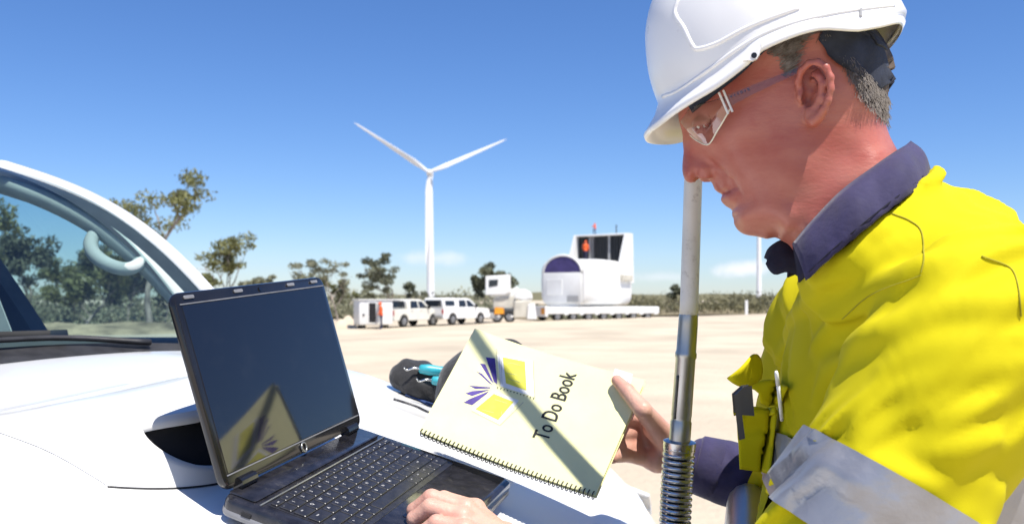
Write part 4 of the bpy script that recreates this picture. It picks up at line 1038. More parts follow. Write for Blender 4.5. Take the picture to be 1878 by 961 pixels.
bslab('back_cover', 0, bw, 0, bh, -.0102, -.0090, 'cover_cream')
def flat(name, poly, z, m):        # a printed patch on the cover, cut fine enough to follow its bow
    if len(poly) == 4:
        c4 = [np.array(p, float) for p in poly]; n_ = 8; S, T_ = np.meshgrid(np.linspace(0, 1, n_), np.linspace(0, 1, n_), indexing='ij')
        G = [[bk(*((c4[0] * (1-a) + c4[1] * a) * (1-b) + (c4[3] * (1-a) + c4[2] * a) * b), z) for b in T_[0]] for a in S[:, 0]]
        return MB().grid(np.array(G)).build(name, m, bookcover)
    return obj(name, [bk(x, y, z) for x, y in poly], [tuple(range(len(poly)))], m, bookcover, False)
bookcover = [c for c in book.children if c.name.startswith('cover')][0]
def bpx(px, py):                  # where a sight line meets the cover: only used to copy the print's layout
    o = bk(bw/2, bh/2); d = ray(px, py); t = (o @ bz) / (d @ bz)
    for _ in range(3):
        p = d * t; x = (p - BP[0]) @ ex; y = (p - BP[0]) @ ey; e_ = ex @ ey
        x, y = (x - e_ * y) / (1 - e_ * e_), (y - e_ * x) / (1 - e_ * e_); q_ = bk(x, y); t += ((q_ - p) @ bz) / (d @ bz)
    return x, y
def pr(name, pts, m, z=.0003): return flat(name, [bpx(*p) for p in pts], z, m)
# fanned purple leaves
for pts in ([(891, 655), (908, 657), (912, 705), (906, 700)], [(880, 666), (890, 668), (906, 703), (900, 698)], [(874, 681), (884, 685), (904, 706), (898, 703)], [(860, 707), (876, 708), (900, 710), (899, 712), (872, 713)],
            [(853, 721), (866, 717), (900, 714), (866, 726)], [(850, 738), (862, 731), (897, 717), (893, 722), (866, 743)]): pr('printed_leaf', pts, 'ink_purple')
# drawn notebook pages
pr('printed_page', [(912, 650), (976, 662), (980, 728), (918, 708)], 'print_white', .0004)
pr('printed_page_yellow', [(922, 655), (963, 663), (966, 716), (928, 703)], 'print_yellow', .0008)
pr('printed_page', [(903, 716), (952, 734), (917, 778), (866, 752)], 'print_white', .0004)
pr('printed_page_yellow', [(906, 722), (942, 737), (914, 770), (872, 750)], 'print_yellow', .0008)
def stroke(name, pts, w, m, z=.0011):
    P = [np.array(bpx(*p)) for p in pts]
    for a, b in zip(P[:-1], P[1:]):
        d = b - a; n_ = np.array([-d[1], d[0]]) / (np.linalg.norm(d) + 1e-9) * w / 2; flat(name, [a - n_, b - n_, b + n_, a + n_], z, m)
for pts in ([(911, 640), (912, 706)], [(978, 662), (981, 730)], [(919, 655), (921, 704)], [(970, 662), (972, 722)], [(866, 753), (918, 779)], [(918, 779), (960, 738)], [(916, 652), (918, 706)]): stroke('printed_line', pts, .0006, 'ink_grey')
for pts in ([(930, 668), (938, 666), (955, 671)], [(928, 684), (948, 688)], [(932, 695), (956, 702)], [(908, 733), (930, 740)], [(884, 752), (906, 757)], [(920, 755), (921, 762)]): stroke('printed_squiggle', pts, .0005, 'ink_grey', .0012)
for k in range(12):
    t = k / 11; x, y = 913 + t * (979 - 913), 711 + t * (731 - 711); c = np.array(bpx(x, y)); flat('printed_dot', [c + .0010 * np.array([math.cos(a), math.sin(a)]) for a in np.linspace(0, 6.28, 8, endpoint=False)], .0014, 'ink_black')
# title
V, F = text_mesh('To Do Book', 1.0, .72, bold=.012); V[:, 0] -= (V[:, 0].min() + V[:, 0].max()) / 2
p0_, p1_ = np.array(bpx(992, 806)), np.array(bpx(1046, 683)); dirv = p1_ - p0_; Ln = np.linalg.norm(dirv); dirv /= Ln; upv = np.array([-dirv[1], dirv[0]])
if (np.array(bpx(1000, 720)) - p0_) @ upv < 0: upv = -upv
s_ = Ln / (V[:, 0].max() - V[:, 0].min()); s_y = .0155 / .72 if False else s_
cen = (p0_ + p1_) / 2
TV = [bk(*(cen + dirv * v[0] * s_ + upv * v[1] * s_ * 1.15), .0007) for v in V]
obj('printed_title', TV, F, 'ink_black', bookcover, False)
pr('sticker', [(1128, 676), (1160, 686), (1155, 712), (1122, 700)], 'print_white', .0004)
for k in range(2): stroke('sticker_line', [(1149 + 4 * k, 702), (1153 + 4 * k, 697)], .0008, 'ink_purple', .0008)
# spiral rings
nr = 42; ring = []
for a in np.linspace(0, 2*math.pi, 12, endpoint=False): ring.append(ey * (.0052 * math.cos(a)) + bz * (.0075 * math.sin(a)))
rm = MB().tube(ring, .00085, seg=5, closed=True); rme = mesh_from('ring', rm.V, rm.F)
for i in range(nr):
    x = .004 + (bw - .008) * i / (nr - 1); c = bk(x, .0012, -.0045); o = link('ring', rme, 'wire_dark', book); o.location = Vector(c)

# ------------------------------------------------------------------ pouch, pens and bag behind the book
mat('bag_black', (.018,.018,.02), .85, var=.3, vscale=30, bump=.5, bscale=120, sheen=.2)
mat('teal_plastic', (.04,.36,.42), .35, var=.1, vscale=30)
mat('blue_cloth', (.02,.05,.16), .8, var=.25, vscale=40, bump=.4, bscale=100)
def hood_hit(px, py):
    d = ray(px, py); t = np.linspace(1.15, 3.2, 2000); P = d[None] * t[:, None]
    u = (P - CO) @ CF; v = (P - CO) @ CA; g_ = P[:, 2] - hood_z(u, v); i = int(np.argmax(g_ < 0)) if (g_ < 0).any() else int(np.argmin(np.abs(g_)))
    p = P[i].copy(); v_ = float((p - CO) @ CA)
    if v_ > .46: p = p - CA * (v_ - .46); p[2] = float(hood_z((p - CO) @ CF, .46))      # stay on the bonnet
    return p
def hv(px, Y):                       # point of the bonnet under a pixel column at a given depth
    x = (px - 939) / FPX * Y; P = np.array([x, Y, 0]); u = (P - CO) @ CF; v = (P - CO) @ CA; P[2] = float(hood_z(u, v)); return P
K = [hood_hit(734, 722), hood_hit(770, 738), hood_hit(826, 752)]
def f_pouch(P):
    d = chain(P, [K[0] + (0, .02, .030), K[1] + (0, .03, .040), K[2] + (0, .04, .034)], [.026, .032, .030], .02)
    d = smin(d, chain(P, [K[0] + (.01, .02, .052), K[1] + (.0, .05, .060)], [.016, .018], .02), .02)
    d = smin(d, chain(P, [K[0] + (.02, .0, .014), K[2] + (0, .01, .012)], [.014, .020], .02), .015)
    d = smax(d, -chain(P, [K[1] + (-.005, -.02, .062), K[2] + (.02, -.01, .062)], [.016, .022], .01), .008)
    d = d + .0012 * np.sin(P[:, 0] * 160 + P[:, 2] * 90)
    u = (P - CO) @ CF; v = (P - CO) @ CA; return smax(d, hood_z(u, v) + .001 - P[:, 2], .004)
V, F = surfnet(f_pouch, np.min(K, 0) - .09, np.max(K, 0) + .14, .004); pc = tag(obj('tool_pouch', V, F, 'bag_black'), 'black open soft pouch lying on the bonnet left of the notebook', 'pouch')
def f_bag(P):
    u = (P - CO) @ CF; v = (P - CO) @ CA
    d = ell(P, hv(880, 1.72) + (0, 0, .06), (.085, .075, .105)); d = smin(d, ell(P, hv(905, 1.70) + (.02, 0, .09), (.06, .05, .10)), .03)
    d = d + .003 * np.sin(P[:, 0] * 70 + P[:, 2] * 40) * np.sin(P[:, 1] * 60)
    return smax(d, hood_z(u, v) + .001 - P[:, 2], .006)
V, F = surfnet(f_bag, (-.28, 1.5, -.35), (.22, 1.95, .12), .005); tag(obj('tool_bag', V, F, 'bag_black'), 'rounded black bag on the bonnet mostly hidden behind the notebook', 'bag')
def pen(a, b, r, m, name, label, tip=True):
    a, b = np.array(a), np.array(b); d = nrm(b - a); L = np.linalg.norm(b - a); e = empty(name, a, label, 'hand tool', 'teal handled tools in the pouch')
    MB().tube([a, a + d * L * .05, a + d * L * .3, a + d * L * .6, a + d * L * .95, b], [r * .4, r * .85, r * 1.05, r * .85, r * 1.1, r * .7], seg=14).build('handle', m, e, smooth=True)
    s = nrm(np.cross(d, [0, 0, 1])); sp_ = spline([a + d * .004, a - d * .012 + s * .003, a - d * .024 - np.array([0, 0, .005]), a - d * .030 + s * .004], 12)
    MB().tube(sp_, np.linspace(.0028, .0012, 12), seg=8).build('shank', 'chrome', e, smooth=True); return e
PY = float(K[1][1]); pen(at(768, 676, PY - .005), at(832, 682, PY + .01), .0105, 'teal_plastic', 'hand_tool', 'upper teal handled tool lying in the black pouch')
pen(at(791, 697, PY - .025), at(845, 703, PY - .01), .0095, 'teal_plastic', 'hand_tool', 'lower teal handled tool with bent steel shank in the black pouch')
cl_ = [hood_hit(*p) + np.array([0, 0, .003]) for p in ((737, 716), (748, 713), (768, 715), (800, 716), (800, 744), (786, 746), (765, 735), (743, 728), (750, 722))]
c0 = np.mean(cl_, 0) + np.array([0, 0, .006])
m = MB(); m.add(cl_ + [c0], [(i, (i + 1) % len(cl_), len(cl_)) for i in range(len(cl_))]); tag(m.build('folded_cloth', 'blue_cloth', None, solid=.002), 'dark blue folded cloth on the bonnet below the pouch', 'cloth')
cb = [hood_hit(*p) + np.array([0, 0, .003]) for p in ((722, 734), (745, 741), (765, 748), (784, 757), (810, 764))]
tag(MB().tube(spline(cb, 16), .0022, seg=6).build('cable', 'wire_dark', None, smooth=True), 'thin grey cable lying on the bonnet beside the notebook', 'cable')
# ------------------------------------------------------------------ the man
mat('skin', (.465,.172,.128), .36, col2=(.37,.098,.075), vscale=18, rvar=.14, bump=.13, bscale=170, stretch=(1, 1, 2.2), sss=.10, spec=.38, dirt=((.36,.060,.048), 34, .45))
mat('skin_pale', (.62,.37,.285), .46, col2=(.52,.26,.20), vscale=24, rvar=.12, bump=.30, bscale=240, sss=.10, spec=.45)
mat('hair_brown', (.10,.08,.065), .55, var=.0, col2=(.24,.21,.185), vscale=160, rvar=.1)
mat('hair_base', (.10,.075,.06), .8, var=.25, vscale=120)
mat('hivis_yellow', (.575,.497,.002), .85, var=.03, vscale=5, bump=.12, bscale=700, rvar=.05, sheen=.0, spec=.25)
mat('navy', (.025,.020,.076), .8, var=.14, vscale=30, bump=.18, bscale=160, sheen=.15)
mat('navy_dark', (.012,.011,.03), .85, var=.2, vscale=30, bump=.3, bscale=90)
mat('tape', (.36,.36,.38), .34, metal=.55, var=.04, vscale=9, bump=.16, bscale=12, rvar=.08)
mat('thread', (.36,.33,.02), .9)
mat('helmet_white', (.82,.815,.80), .28, var=.02, vscale=12, coat=.25, rvar=.06)
mat('helmet_band', (.018,.024,.045), .8, var=.2, vscale=60, bump=.3, bscale=200)
mat('eye_white', (.75,.70,.66), .2); mat('iris', (.06,.05,.04), .15)
glass_mat('lens_clear', (.90,.90,.88), 1.75); glass_mat('clear_plastic', (.72,.70,.68), 1.45, .12)
mat('lens_edge', (.78,.74,.62), .25, var=.1, vscale=50); mat('white_print', (.78,.76,.74), .5)
mat('pen_black', (.012,.012,.014), .3, var=.1)
EZ = np.array([0, 0, 1.0])
HY = .94; H0 = at(1450, 230, HY); e2 = nrm([H0[0], H0[1], 0]); e1 = np.array([e2[1], -e2[0], 0])
def hpx(px, py, y=0.0):
    """a pixel's sight line met with the plane y metres beyond the head's middle plane"""
    r = ray(px, py); t = (H0 @ e2 + y) / (r @ e2); P = r * t - H0; return np.array([P @ e1, P[2]])
def hw(a, y, b): return H0 + np.multiply.outer(a, e1) + np.multiply.outer(y, e2) + np.multiply.outer(b, EZ)
SIL = [(1246,185,.050),(1249,150,.060),(1262,110,.065),(1285,70,.070),(1325,30,.075),(1380,2,.080),(1440,-8,.085),(1510,0,.080),(1570,30,.075),(1610,75,.070),(1628,120,.062),(1630,160,.055),(1626,195,.050),(1624,222,.048),
 (1632,252,.050),(1648,282,.055),(1668,312,.060),(1692,352,.065),(1717,402,.07),(1735,460,.08),(1670,500,.07),(1600,516,.06),(1530,512,.06),(1488,494,.055),(1468,475,.050),(1453,457,.045),(1438,444,.045),(1428,438,.045),(1407,438,.040),(1393,435,.035),
 (1374,432,.028),(1363,429,.024),(1353,422,.021),(1346,410,.020),(1343.5,398,.020),(1343,389,.022),(1332,379,.022),(1324,371,.020),(1322,364,.018),(1324.5,357,.018),(1316,352,.016),(1311,348,.014),(1308,341,.014),(1303,333,.012),(1296,329.5,.010),
 (1285,329,.010),(1276,333,.009),(1268,335.5,.010),(1258,332,.011),(1253,322,.012),(1251.5,304,.010),(1253,287,.008),(1253,270,.008),(1252,255,.008),(1250,240,.010),(1246,225,.02),(1244,205,.04)]
INN = [(1340,170,.060),(1310,200,.047),(1300,228,.0385),(1288,232,.032),(1275,235,.022),(1262,262,.011),(1275,270,.019),(1300,262,.037),(1330,235,.052),(1360,250,.064),(1330,270,.052),(1300,285,.0275),(1280,290,.0160),(1266,300,.013),(1266,322,.0135),(1280,305,.0165),
 (1290,318,.0190),(1300,318,.0190),(1304,308,.020),(1312,312,.0225),(1325,305,.0335),(1345,300,.050),(1380,290,.062),(1420,260,.069),(1450,230,.071),(1400,220,.069),(1380,190,.067),(1420,170,.071),(1470,180,.073),(1500,200,.072),(1540,200,.067),(1580,190,.056),(1350,120,.064),
 (1300,110,.050),(1330,70,.058),(1400,60,.073),(1460,60,.078),(1530,70,.075),(1590,110,.056),(1460,110,.077),(1530,130,.072),(1330,330,.0255),(1347,345,.029),(1360,330,.047),(1352,362,.030),(1370,350,.045),(1400,330,.060),(1430,310,.067),(1450,290,.070),(1370,380,.036),
 (1360,405,.028),(1390,400,.044),(1410,370,.056),(1440,350,.064),(1465,330,.067),(1450,380,.060),(1425,410,.0515),(1440,428,.0465),(1470,412,.0575),(1490,380,.0605),(1480,432,.0565),(1500,450,.0585),(1510,330,.061),(1550,300,.057),(1590,270,.051),(1600,300,.055),(1550,370,.062),
 (1610,360,.065),(1520,420,.061),(1580,430,.069),(1650,420,.065),(1560,480,.067),(1630,470,.075),(1525,250,.065),(1560,240,.058),(1600,220,.044),(1318,350,.0115),(1330,349,.0185),(1332,362,.0175),(1340,373,.021),(1350,392,.020)]
S2 = np.array([hpx(x, y) for x, y, _ in SIL]); Rr = np.array([r for *_, r in SIL])
tg = np.roll(S2, -1, 0) - np.roll(S2, 1, 0); tg /= np.linalg.norm(tg, axis=1, keepdims=True); nn = np.stack([-tg[:, 1], tg[:, 0]], 1)
cc = S2.mean(0); 
area = .5 * np.sum(S2[:, 0] * np.roll(S2[:, 1], -1) - np.roll(S2[:, 0], -1) * S2[:, 1]); nn = nn if area < 0 else -nn      # outward
dI, dO = .0030, .0045
CP = np.vstack([S2, S2 - nn * dI, S2 + nn * dO, np.array([hpx(x, y) for x, y, _ in INN])])
CV = np.concatenate([np.zeros(len(S2)), 2 * Rr * dI, -2 * Rr * dO, np.array([w * w for *_, w in INN])])
def tps(d2): return d2 * np.log(np.maximum(d2, 1e-12)) * .5
SC = 10.0; X_ = CP * SC; D2_ = ((X_[:, None] - X_[None])**2).sum(-1); nK = len(X_)
A_ = np.zeros((nK + 3, nK + 3)); A_[:nK, :nK] = tps(D2_) + np.eye(nK) * 3e-6; A_[:nK, nK] = 1; A_[:nK, nK+1:] = X_; A_[nK, :nK] = 1; A_[nK+1:, :nK] = X_.T
cf = np.linalg.solve(A_, np.concatenate([CV, np.zeros(3)]))
glo, ghi, gh = np.array([-.135, -.215]), np.array([.185, .155]), .001
gn = ((ghi - glo) / gh).astype(int) + 1
ga, gb = np.meshgrid(glo[0] + gh * np.arange(gn[0]), glo[1] + gh * np.arange(gn[1]), indexing='ij'); GP = np.stack([ga, gb], -1).reshape(-1, 2) * SC
W2 = np.zeros(len(GP))
for c in range(0, len(GP), 20000): W2[c:c+20000] = tps(((GP[c:c+20000, None] - X_[None])**2).sum(-1)) @ cf[:nK] + cf[nK] + GP[c:c+20000] @ cf[nK+1:]
W2 = W2.reshape(gn)
# outside the outline the field only falls further
def inside_poly(P, poly):
    x, y = P[:, 0], P[:, 1]; r = np.zeros(len(P), bool); n = len(poly)
    for i in range(n):
        x0, y0 = poly[i]; x1, y1 = poly[(i + 1) % n]; c = ((y0 > y) != (y1 > y)) & (x < (x1 - x0) * (y - y0) / (y1 - y0 + 1e-15) + x0); r ^= c
    return r
fine = np.vstack([S2[i] + (S2[(i+1) % len(S2)] - S2[i]) * k / 6 for i in range(len(S2)) for k in range(6)])
dist = np.full(len(GP), 9.0); gm = GP / SC
for c in range(0, len(GP), 20000): dist[c:c+20000] = np.sqrt(((gm[c:c+20000, None] - fine[None])**2).sum(-1).min(1))
out = ~inside_poly(gm, S2); dist = dist.reshape(gn); out = out.reshape(gn)
W2 = np.where(out & (dist > .004), np.minimum(W2, -.0004 - .05 * (dist - .004)), W2)
W2 = np.where(~out & (dist > .0035), np.maximum(W2, 4e-5), W2)
GA, GB = np.gradient(W2, gh); GM = np.hypot(GA, GB)
def samp(grid, a, b):
    u = np.clip((a - glo[0]) / gh, 0, gn[0] - 1.001); v = np.clip((b - glo[1]) / gh, 0, gn[1] - 1.001); i = u.astype(int); j = v.astype(int); s = u - i; t = v - j
    return (grid[i, j] * (1-s) * (1-t) + grid[i+1, j] * s * (1-t) + grid[i, j+1] * (1-s) * t + grid[i+1, j+1] * s * t)
def wid(a, b): return np.sqrt(np.maximum(samp(W2, np.asarray(a, float), np.asarray(b, float)), 0))
def on_head(px, py, off=0.0, side=-1):
    """point on the near side of the head under a pixel"""
    y = 0.0
    for _ in range(4):
        a, b = hpx(px, py, y); y = side * (float(wid(np.array([a]), np.array([b]))[0]) + off)
    return np.array([a, y, b])
# ---- ear, mouth, eye features, in head coordinates (a, y, b)
def hl(px, py, off=0.0):
    return on_head(px, py, off)
EAR_H = [hl(1468,168,.002), hl(1464,150,.006), hl(1470,130,.012), hl(1484,117,.016), hl(1500,115,.018), hl(1515,124,.020), hl(1523,142,.021), hl(1524,163,.021), hl(1519,184,.020), hl(1511,202,.017), hl(1503,214,.013), hl(1493,222,.009), hl(1483,220,.005)]
EAR_A = [hl(1489,136,.010), hl(1502,141,.0135), hl(1508,158,.0145), hl(1505,178,.013), hl(1496,193,.010)]
EAR_B = [hl(1490,150,.003), hl(1497,165,.003), hl(1492,185,.002)]
MOUTH = [hl(1327,353,.001), hl(1337,349,.0005), hl(1348,343.5,.0003), hl(1354,345,.0005)]
FOLD = [hl(1306,303,.002), hl(1322,316,.0022), hl(1340,333,.0025), hl(1356,356,.003), hl(1362,382,.0035)]
NOST = hl(1282,328,-.0045)
EYE = hl(1295,231,-.0125)
def mir(P): Q = P.copy(); Q[:, 1] = -np.abs(Q[:, 1]); return Q
def f_head(L):
    """L: head coordinates; symmetric about the middle plane"""
    w2 = samp(W2, L[:, 0], L[:, 2]); gmv = samp(GM, L[:, 0], L[:, 2])
    F_ = (L[:, 1]**2 - w2); d = F_ / np.sqrt(4 * L[:, 1]**2 + gmv**2 + 2.5e-5)
    Q = mir(L)
    # ear
    m = (np.abs(Q[:, 0] - EAR_H[6][0] + .02) < .06) & (np.abs(Q[:, 2] - EAR_H[7][2]) < .07) & (Q[:, 1] < -.04)
    if m.any():
        q = Q[m]; e = chain(q, EAR_H, [.0028,.0032,.0032,.0031,.0031,.0031,.0030,.0029,.0029,.0034,.0044,.0052,.0040], .003)
        e = smin(e, chain(q, EAR_A, [.0022,.0028,.0030,.0028,.0030], .003), .002)
        e = smin(e, chain(q, [hl(1500,131,.010), hl(1512,152,.0130), hl(1508,182,.0120), hl(1496,206,.0070)], [.0026,.0028,.0028,.0042], .003), .004)
        e = smin(e, chain(q, EAR_B, [.0032,.0040,.0050], .004), .004)
        e = smin(e, chain(q, [hl(1466,166,.002), hl(1470,177,.004), hl(1472,186,.003)], [.0032,.0040,.0036], .003), .003)
        e = smin(e, chain(q, [hl(1486,206,.004), hl(1498,208,.007)], [.0055,.0050], .004), .005)
        dd = smin(d[m], e, .0025)
        dd = smax(dd, -ell(q, hl(1482,180,.006), (.0058, .010, .0075)), .002)
        dd = smax(dd, -ell(q, hl(1488,160,.007), (.0060, .008, .0070)), .003)
        dd = smax(dd, -chain(q, [hl(1480,138,.011), hl(1492,126,.0155), hl(1506,130,.0175)], [.0022,.0024,.0018], .003), .002)
        d[m] = dd
    m = (Q[:, 0] < -.035) & (d < .03)
    if m.any():
        q = Q[m]; dd = d[m]
        dd = smax(dd, -chain(q, MOUTH, [.0014, .0017, .0016, .0008], .002), .0020)
        dd = smax(dd, -chain(q, FOLD[:4], [.0020, .0020, .0015, .0006], .004), .0060)
        dd = smin(dd, cap(q, hl(1289,319,-.0042), hl(1297,317,-.0052), .0060, .0068), .0028)      # nostril wing
        dd = smax(dd, -ell(q, NOST, (.0060, .0040, .0034)), .0015)
        dd = smax(dd, -ell(q, EYE + np.array([.000, -.006, .001]), (.0135, .0105, .0085)), .005)
        lid = smax(ell(q, EYE, (.0136, .0136, .0136)), -cap(q, EYE + np.array([-.011, -.009, -.003]), EYE + np.array([.008, -.011, -.002]), .0016, .0013), .0012)
        dd = smin(dd, lid, .003)
        d[m] = dd
    return d
HB_LO, HB_HI = np.array([-.13, -.11, -.21]), np.array([.18, .11, .15])
# ---- body skeleton in space (camera at the origin)
SHN, ELN, WRN = np.array([.400, .79, -.030]), np.array([.240, .79, -.300]), lb(.082, .358, .008)
SHF, ELF, WRF = np.array([.41, 1.165, -.035]), np.array([.415, 1.36, -.285]), at(1262, 846, 1.39)
def f_torso(P):
    d = ell(P, (.425, .985, -.12), (.128, .185, .21)); d = smin(d, ell(P, (.382, .985, -.40), (.135, .172, .26)), .08)
    d = smin(d, cap(P, SHN + (.022, .01, .02), SHF + (.022, -.01, .02), .070, .070), .05)
    d = smin(d, cap(P, (.440, .985, .040), SHN + (.02, .03, .02), .055, .066), .04); d = smin(d, cap(P, (.440, .985, .040), SHF + (.02, -.03, .02), .055, .066), .04)
    return smin(d, cap(P, (.470, .985, -.01), (.45, .985, -.35), .095, .10), .06)
def bkp(px, py, off): return bk(*bpx(px, py), off)
# far hand: wrist, palm rays, thumb over the cover, fingers behind the book
FH = []
ix = [at(1176, 764, 1.373), bkp(1128, 752, -.021), bkp(1090, 742, -.020), bkp(1062, 736, -.019)]
md = [at(1170, 790, 1.386), bkp(1118, 782, -.024), bkp(1078, 775, -.020), bkp(1050, 770, -.019)]
rg_ = [at(1172, 815, 1.391), bkp(1116, 808, -.026), bkp(1080, 805, -.020), bkp(1054, 802, -.019)]
pk = [at(1196, 842, 1.382), at(1152, 834, 1.350), bkp(1120, 826, -.018), bkp(1095, 822, -.018)]
th = [at(1226, 808, 1.360), bkp(1180, 760, .014), bkp(1152, 725, .0125), bkp(1133, 704, .0100)]
def f_hand_far(P):
    d = cap(P, ELF, WRF, .042, .027); d = smin(d, chain(P, [WRF, at(1236, 838, 1.386)], [.026, .024]), .02)
    for f_, r in ((ix, .0115), (md, .012), (rg_, .0115), (pk, .0105)):
        d = smin(d, chain(P, [at(1240, 836, 1.388), f_[0]], [.021, .0145]), .010)
        d = smin(d, chain(P, f_, [.0135, r, r * .9, r * .75], .003), .007)
    d = smin(d, chain(P, [at(1232, 822, 1.373), th[0], at(1200, 785, 1.343)], [.020, .0195, .0165], .006), .012)
    d = smin(d, chain(P, [th[0]] + th[1:], [.0185, .0125, .0108, .0082], .003), .006)
    d = smin(d, chain(P, [at(1238, 845, 1.373), at(1205, 846, 1.366), pk[0]], [.018, .0155, .0125], .006), .008)
    return d
# near hand on the touchpad
def lbv(a, d, z): return lb(a, d, z)
NHf = []
for (a, d0, z0, L) in ((.128, .262, .036, 1.0), (.106, .256, .041, 1.08), (.084, .260, .039, 1.0), (.063, .270, .033, .82)):
    NHf.append([lbv(a, d0, z0), lbv(a + .001, d0 - .041 * L, z0 - .002), lbv(a + .001, d0 - .056 * L, max(z0 - .022 * L, .013)), lbv(a + .002, d0 - .052 * L, .0105)])
NT = [lbv(.124, .336, .018), lbv(.148, .302, .014), lbv(.153, .272, .012), lbv(.148, .248, .010)]
def f_hand_near(P):
    d = cap(P, ELN, WRN, .042, .028)
    for f_, r in zip(NHf, (.0102, .0106, .0100, .0090)):
        d = smin(d, chain(P, [WRN + (f_[0] - WRN) * .15, f_[0] - bn * .002], [.021, .0118], .006), .009)
        d = smin(d, chain(P, f_, [.0112, r, r * .9, r * .78], .0025), .0035)
        d = smin(d, ell(P, f_[0] + bn * .001, (.0122, .0122, .0122)), .004)
    return smin(d, chain(P, [WRN] + NT, [.024, .017, .0122, .0108, .0085], .003), .007)
def f_body(P):
    d = np.full(len(P), 1.0)
    L = np.stack([(P - H0) @ e1, (P - H0) @ e2, (P - H0) @ EZ], 1)
    core = f_torso(P) + .014; d = np.minimum(d, core)
    d = smin(d, cap(P, SHN, ELN, .055, .045), .03); d = smin(d, cap(P, SHF, ELF, .055, .045), .03)
    for f_, lo, hi in ((f_hand_far, (.02, 1.10, -.42), (.50, 1.56, -.05)), (f_hand_near, (-.24, .70, -.42), (.32, 1.26, -.18))):
        m = ((P > np.array(lo)) & (P < np.array(hi))).all(1)
        if m.any(): d[m] = smin(d[m], f_(P[m]), .006)
    m = ((L > HB_LO) & (L < HB_HI)).all(1)
    if m.any():
        hd = f_head(L[m]); hd = np.maximum(hd, (HB_LO[2] + .005) - L[m][:, 2]); k = .003 + .02 * sstep(-.10, -.17, L[m][:, 2])
        d[m] = np.where(L[m][:, 2] < -.12, smin(d[m], hd, .012), np.minimum(d[m], hd))
    d = np.maximum(d, -.30 - P[:, 2])
    return d
man = empty('person', (.42, .99, -1.5), 'man in white helmet and yellow hi vis shirt working at the laptop, holding the notebook', 'person')
V, F = surfnet(f_body, (-.24, .68, -.40), (.66, 1.56, .36), .0024, margin=1.5, newton=1)
body = obj('body', V, F, 'skin', man); body.data.materials.append(MATS['skin_pale'])
cz = V[F].mean(1); body.data.polygons.foreach_set('material_index', ((cz[:, 2] < -.10) & (cz[:, 0] < .30)).astype(np.int32)); body.data.update()
# eyes
for s in (-1, 1):
    E_ = EYE * np.array([1, -s, 1]); c = hw(*E_)
    o = MB().ball(c, .0122, 20, 14).build('eye', 'eye_white', man, smooth=True)
    dirn = nrm(-e1 * .92 - EZ * .45 + e2 * s * .05); MB().ball(c + dirn * .0078, .0062, 14, 10).build('iris', 'iris', o, smooth=True)
# hair: short grey brown strands on a thin base, both sides
HP = [hpx(*p) for p in ((1392,120),(1400,92),(1440,62),(1500,45),(1570,45),(1622,80),(1640,150),(1632,215),(1612,224),(1592,212),(1572,196),(1556,176),(1548,158),(1538,140),(1530,112),(1505,100),(1478,106),(1464,122),(1456,150),(1446,172),(1432,168),(1430,148),(1414,136))]
rs = np.random.default_rng(11)
def hair():
    P = np.array(HP); lo, hi = P.min(0), P.max(0); n = 30000; q = lo + (hi - lo) * rs.random((n, 2)); q = q[inside_poly(q, P)]
    dist_e = np.sqrt(((q[:, None] - np.vstack([P[i] + (P[(i+1) % len(P)] - P[i]) * k / 5 for i in range(len(P)) for k in range(5)])[None])**2).sum(-1).min(1))
    q = q[rs.random(len(q)) < np.clip(.12 + dist_e / .010, 0, 1) * np.where(q[:, 0] < hpx(1535, 100)[0], .60, 1.0)]
    CR = np.array([hpx(*p) for p in ((1498,62),(1560,48),(1640,60),(1640,186),(1600,168),(1570,142),(1545,124),(1515,108))]); q = q[~inside_poly(q, CR)]
    ok = wid(q[:, 0], q[:, 1]) > .004; q = q[ok]
    Vv, Ff = [], []; w = wid(q[:, 0], q[:, 1])
    fr = q[:, 0] < hpx(1500, 150)[0]
    for side in (-1, 1):
        root = np.stack([q[:, 0], side * (w + .0004), q[:, 1]], 1)
        dr = np.where(fr[:, None], np.array([.75, 0, .25]), np.array([.12, 0, -1.0])) + rs.normal(size=(len(q), 3)) * .20
        dr[:, 1] = side * .35; dr /= np.linalg.norm(dr, axis=1, keepdims=True); L = (.006 + .008 * rs.random(len(q)))[:, None]
        tip = root + dr * L; tw = wid(tip[:, 0], tip[:, 2]); tip[:, 1] = side * np.maximum(np.abs(tip[:, 1]), tw + .0012)
        sd = np.cross(dr, np.array([0, side, 0])); sd = sd / (np.linalg.norm(sd, axis=1, keepdims=True) + 1e-9) * .00036
        A = np.stack([root - sd, root + sd, tip + sd * .5, tip - sd * .5], 1).reshape(-1, 3); k = len(Vv)
        Vv.append(A)
    A = np.vstack(Vv); return hw(A[:, 0], A[:, 1], A[:, 2]), np.arange(len(A)).reshape(-1, 4)
V, F = hair(); ho = obj('hair', V, F, 'hair_brown', man, smooth=False); ho['kind'] = 'stuff'
def head_patch(poly_px, off, n=60, sides=(-1, 1)):
    P = np.array([hpx(*p) for p in poly_px]); lo, hi = P.min(0), P.max(0); g = np.stack(np.meshgrid(np.linspace(lo[0], hi[0], n), np.linspace(lo[1], hi[1], n), indexing='ij'), -1)
    ins = inside_poly(g.reshape(-1, 2), P).reshape(n, n); w = wid(g[..., 0].ravel(), g[..., 1].ravel()).reshape(n, n); mb = MB()
    ok = ins[:-1, :-1] & ins[1:, :-1] & ins[1:, 1:] & ins[:-1, 1:] & (w[:-1, :-1] > .003)
    ii, jj = np.nonzero(ok)
    for side in sides:
        V = hw(g[..., 0].ravel(), (side * (w + off)).ravel(), g[..., 1].ravel()); mb.add(V, [(i*n+j, (i+1)*n+j, (i+1)*n+j+1, i*n+j+1) for i, j in zip(ii, jj)])
    return mb
hbm = bpy.data.meshes.new('x'); bpy.data.meshes.remove(hbm)
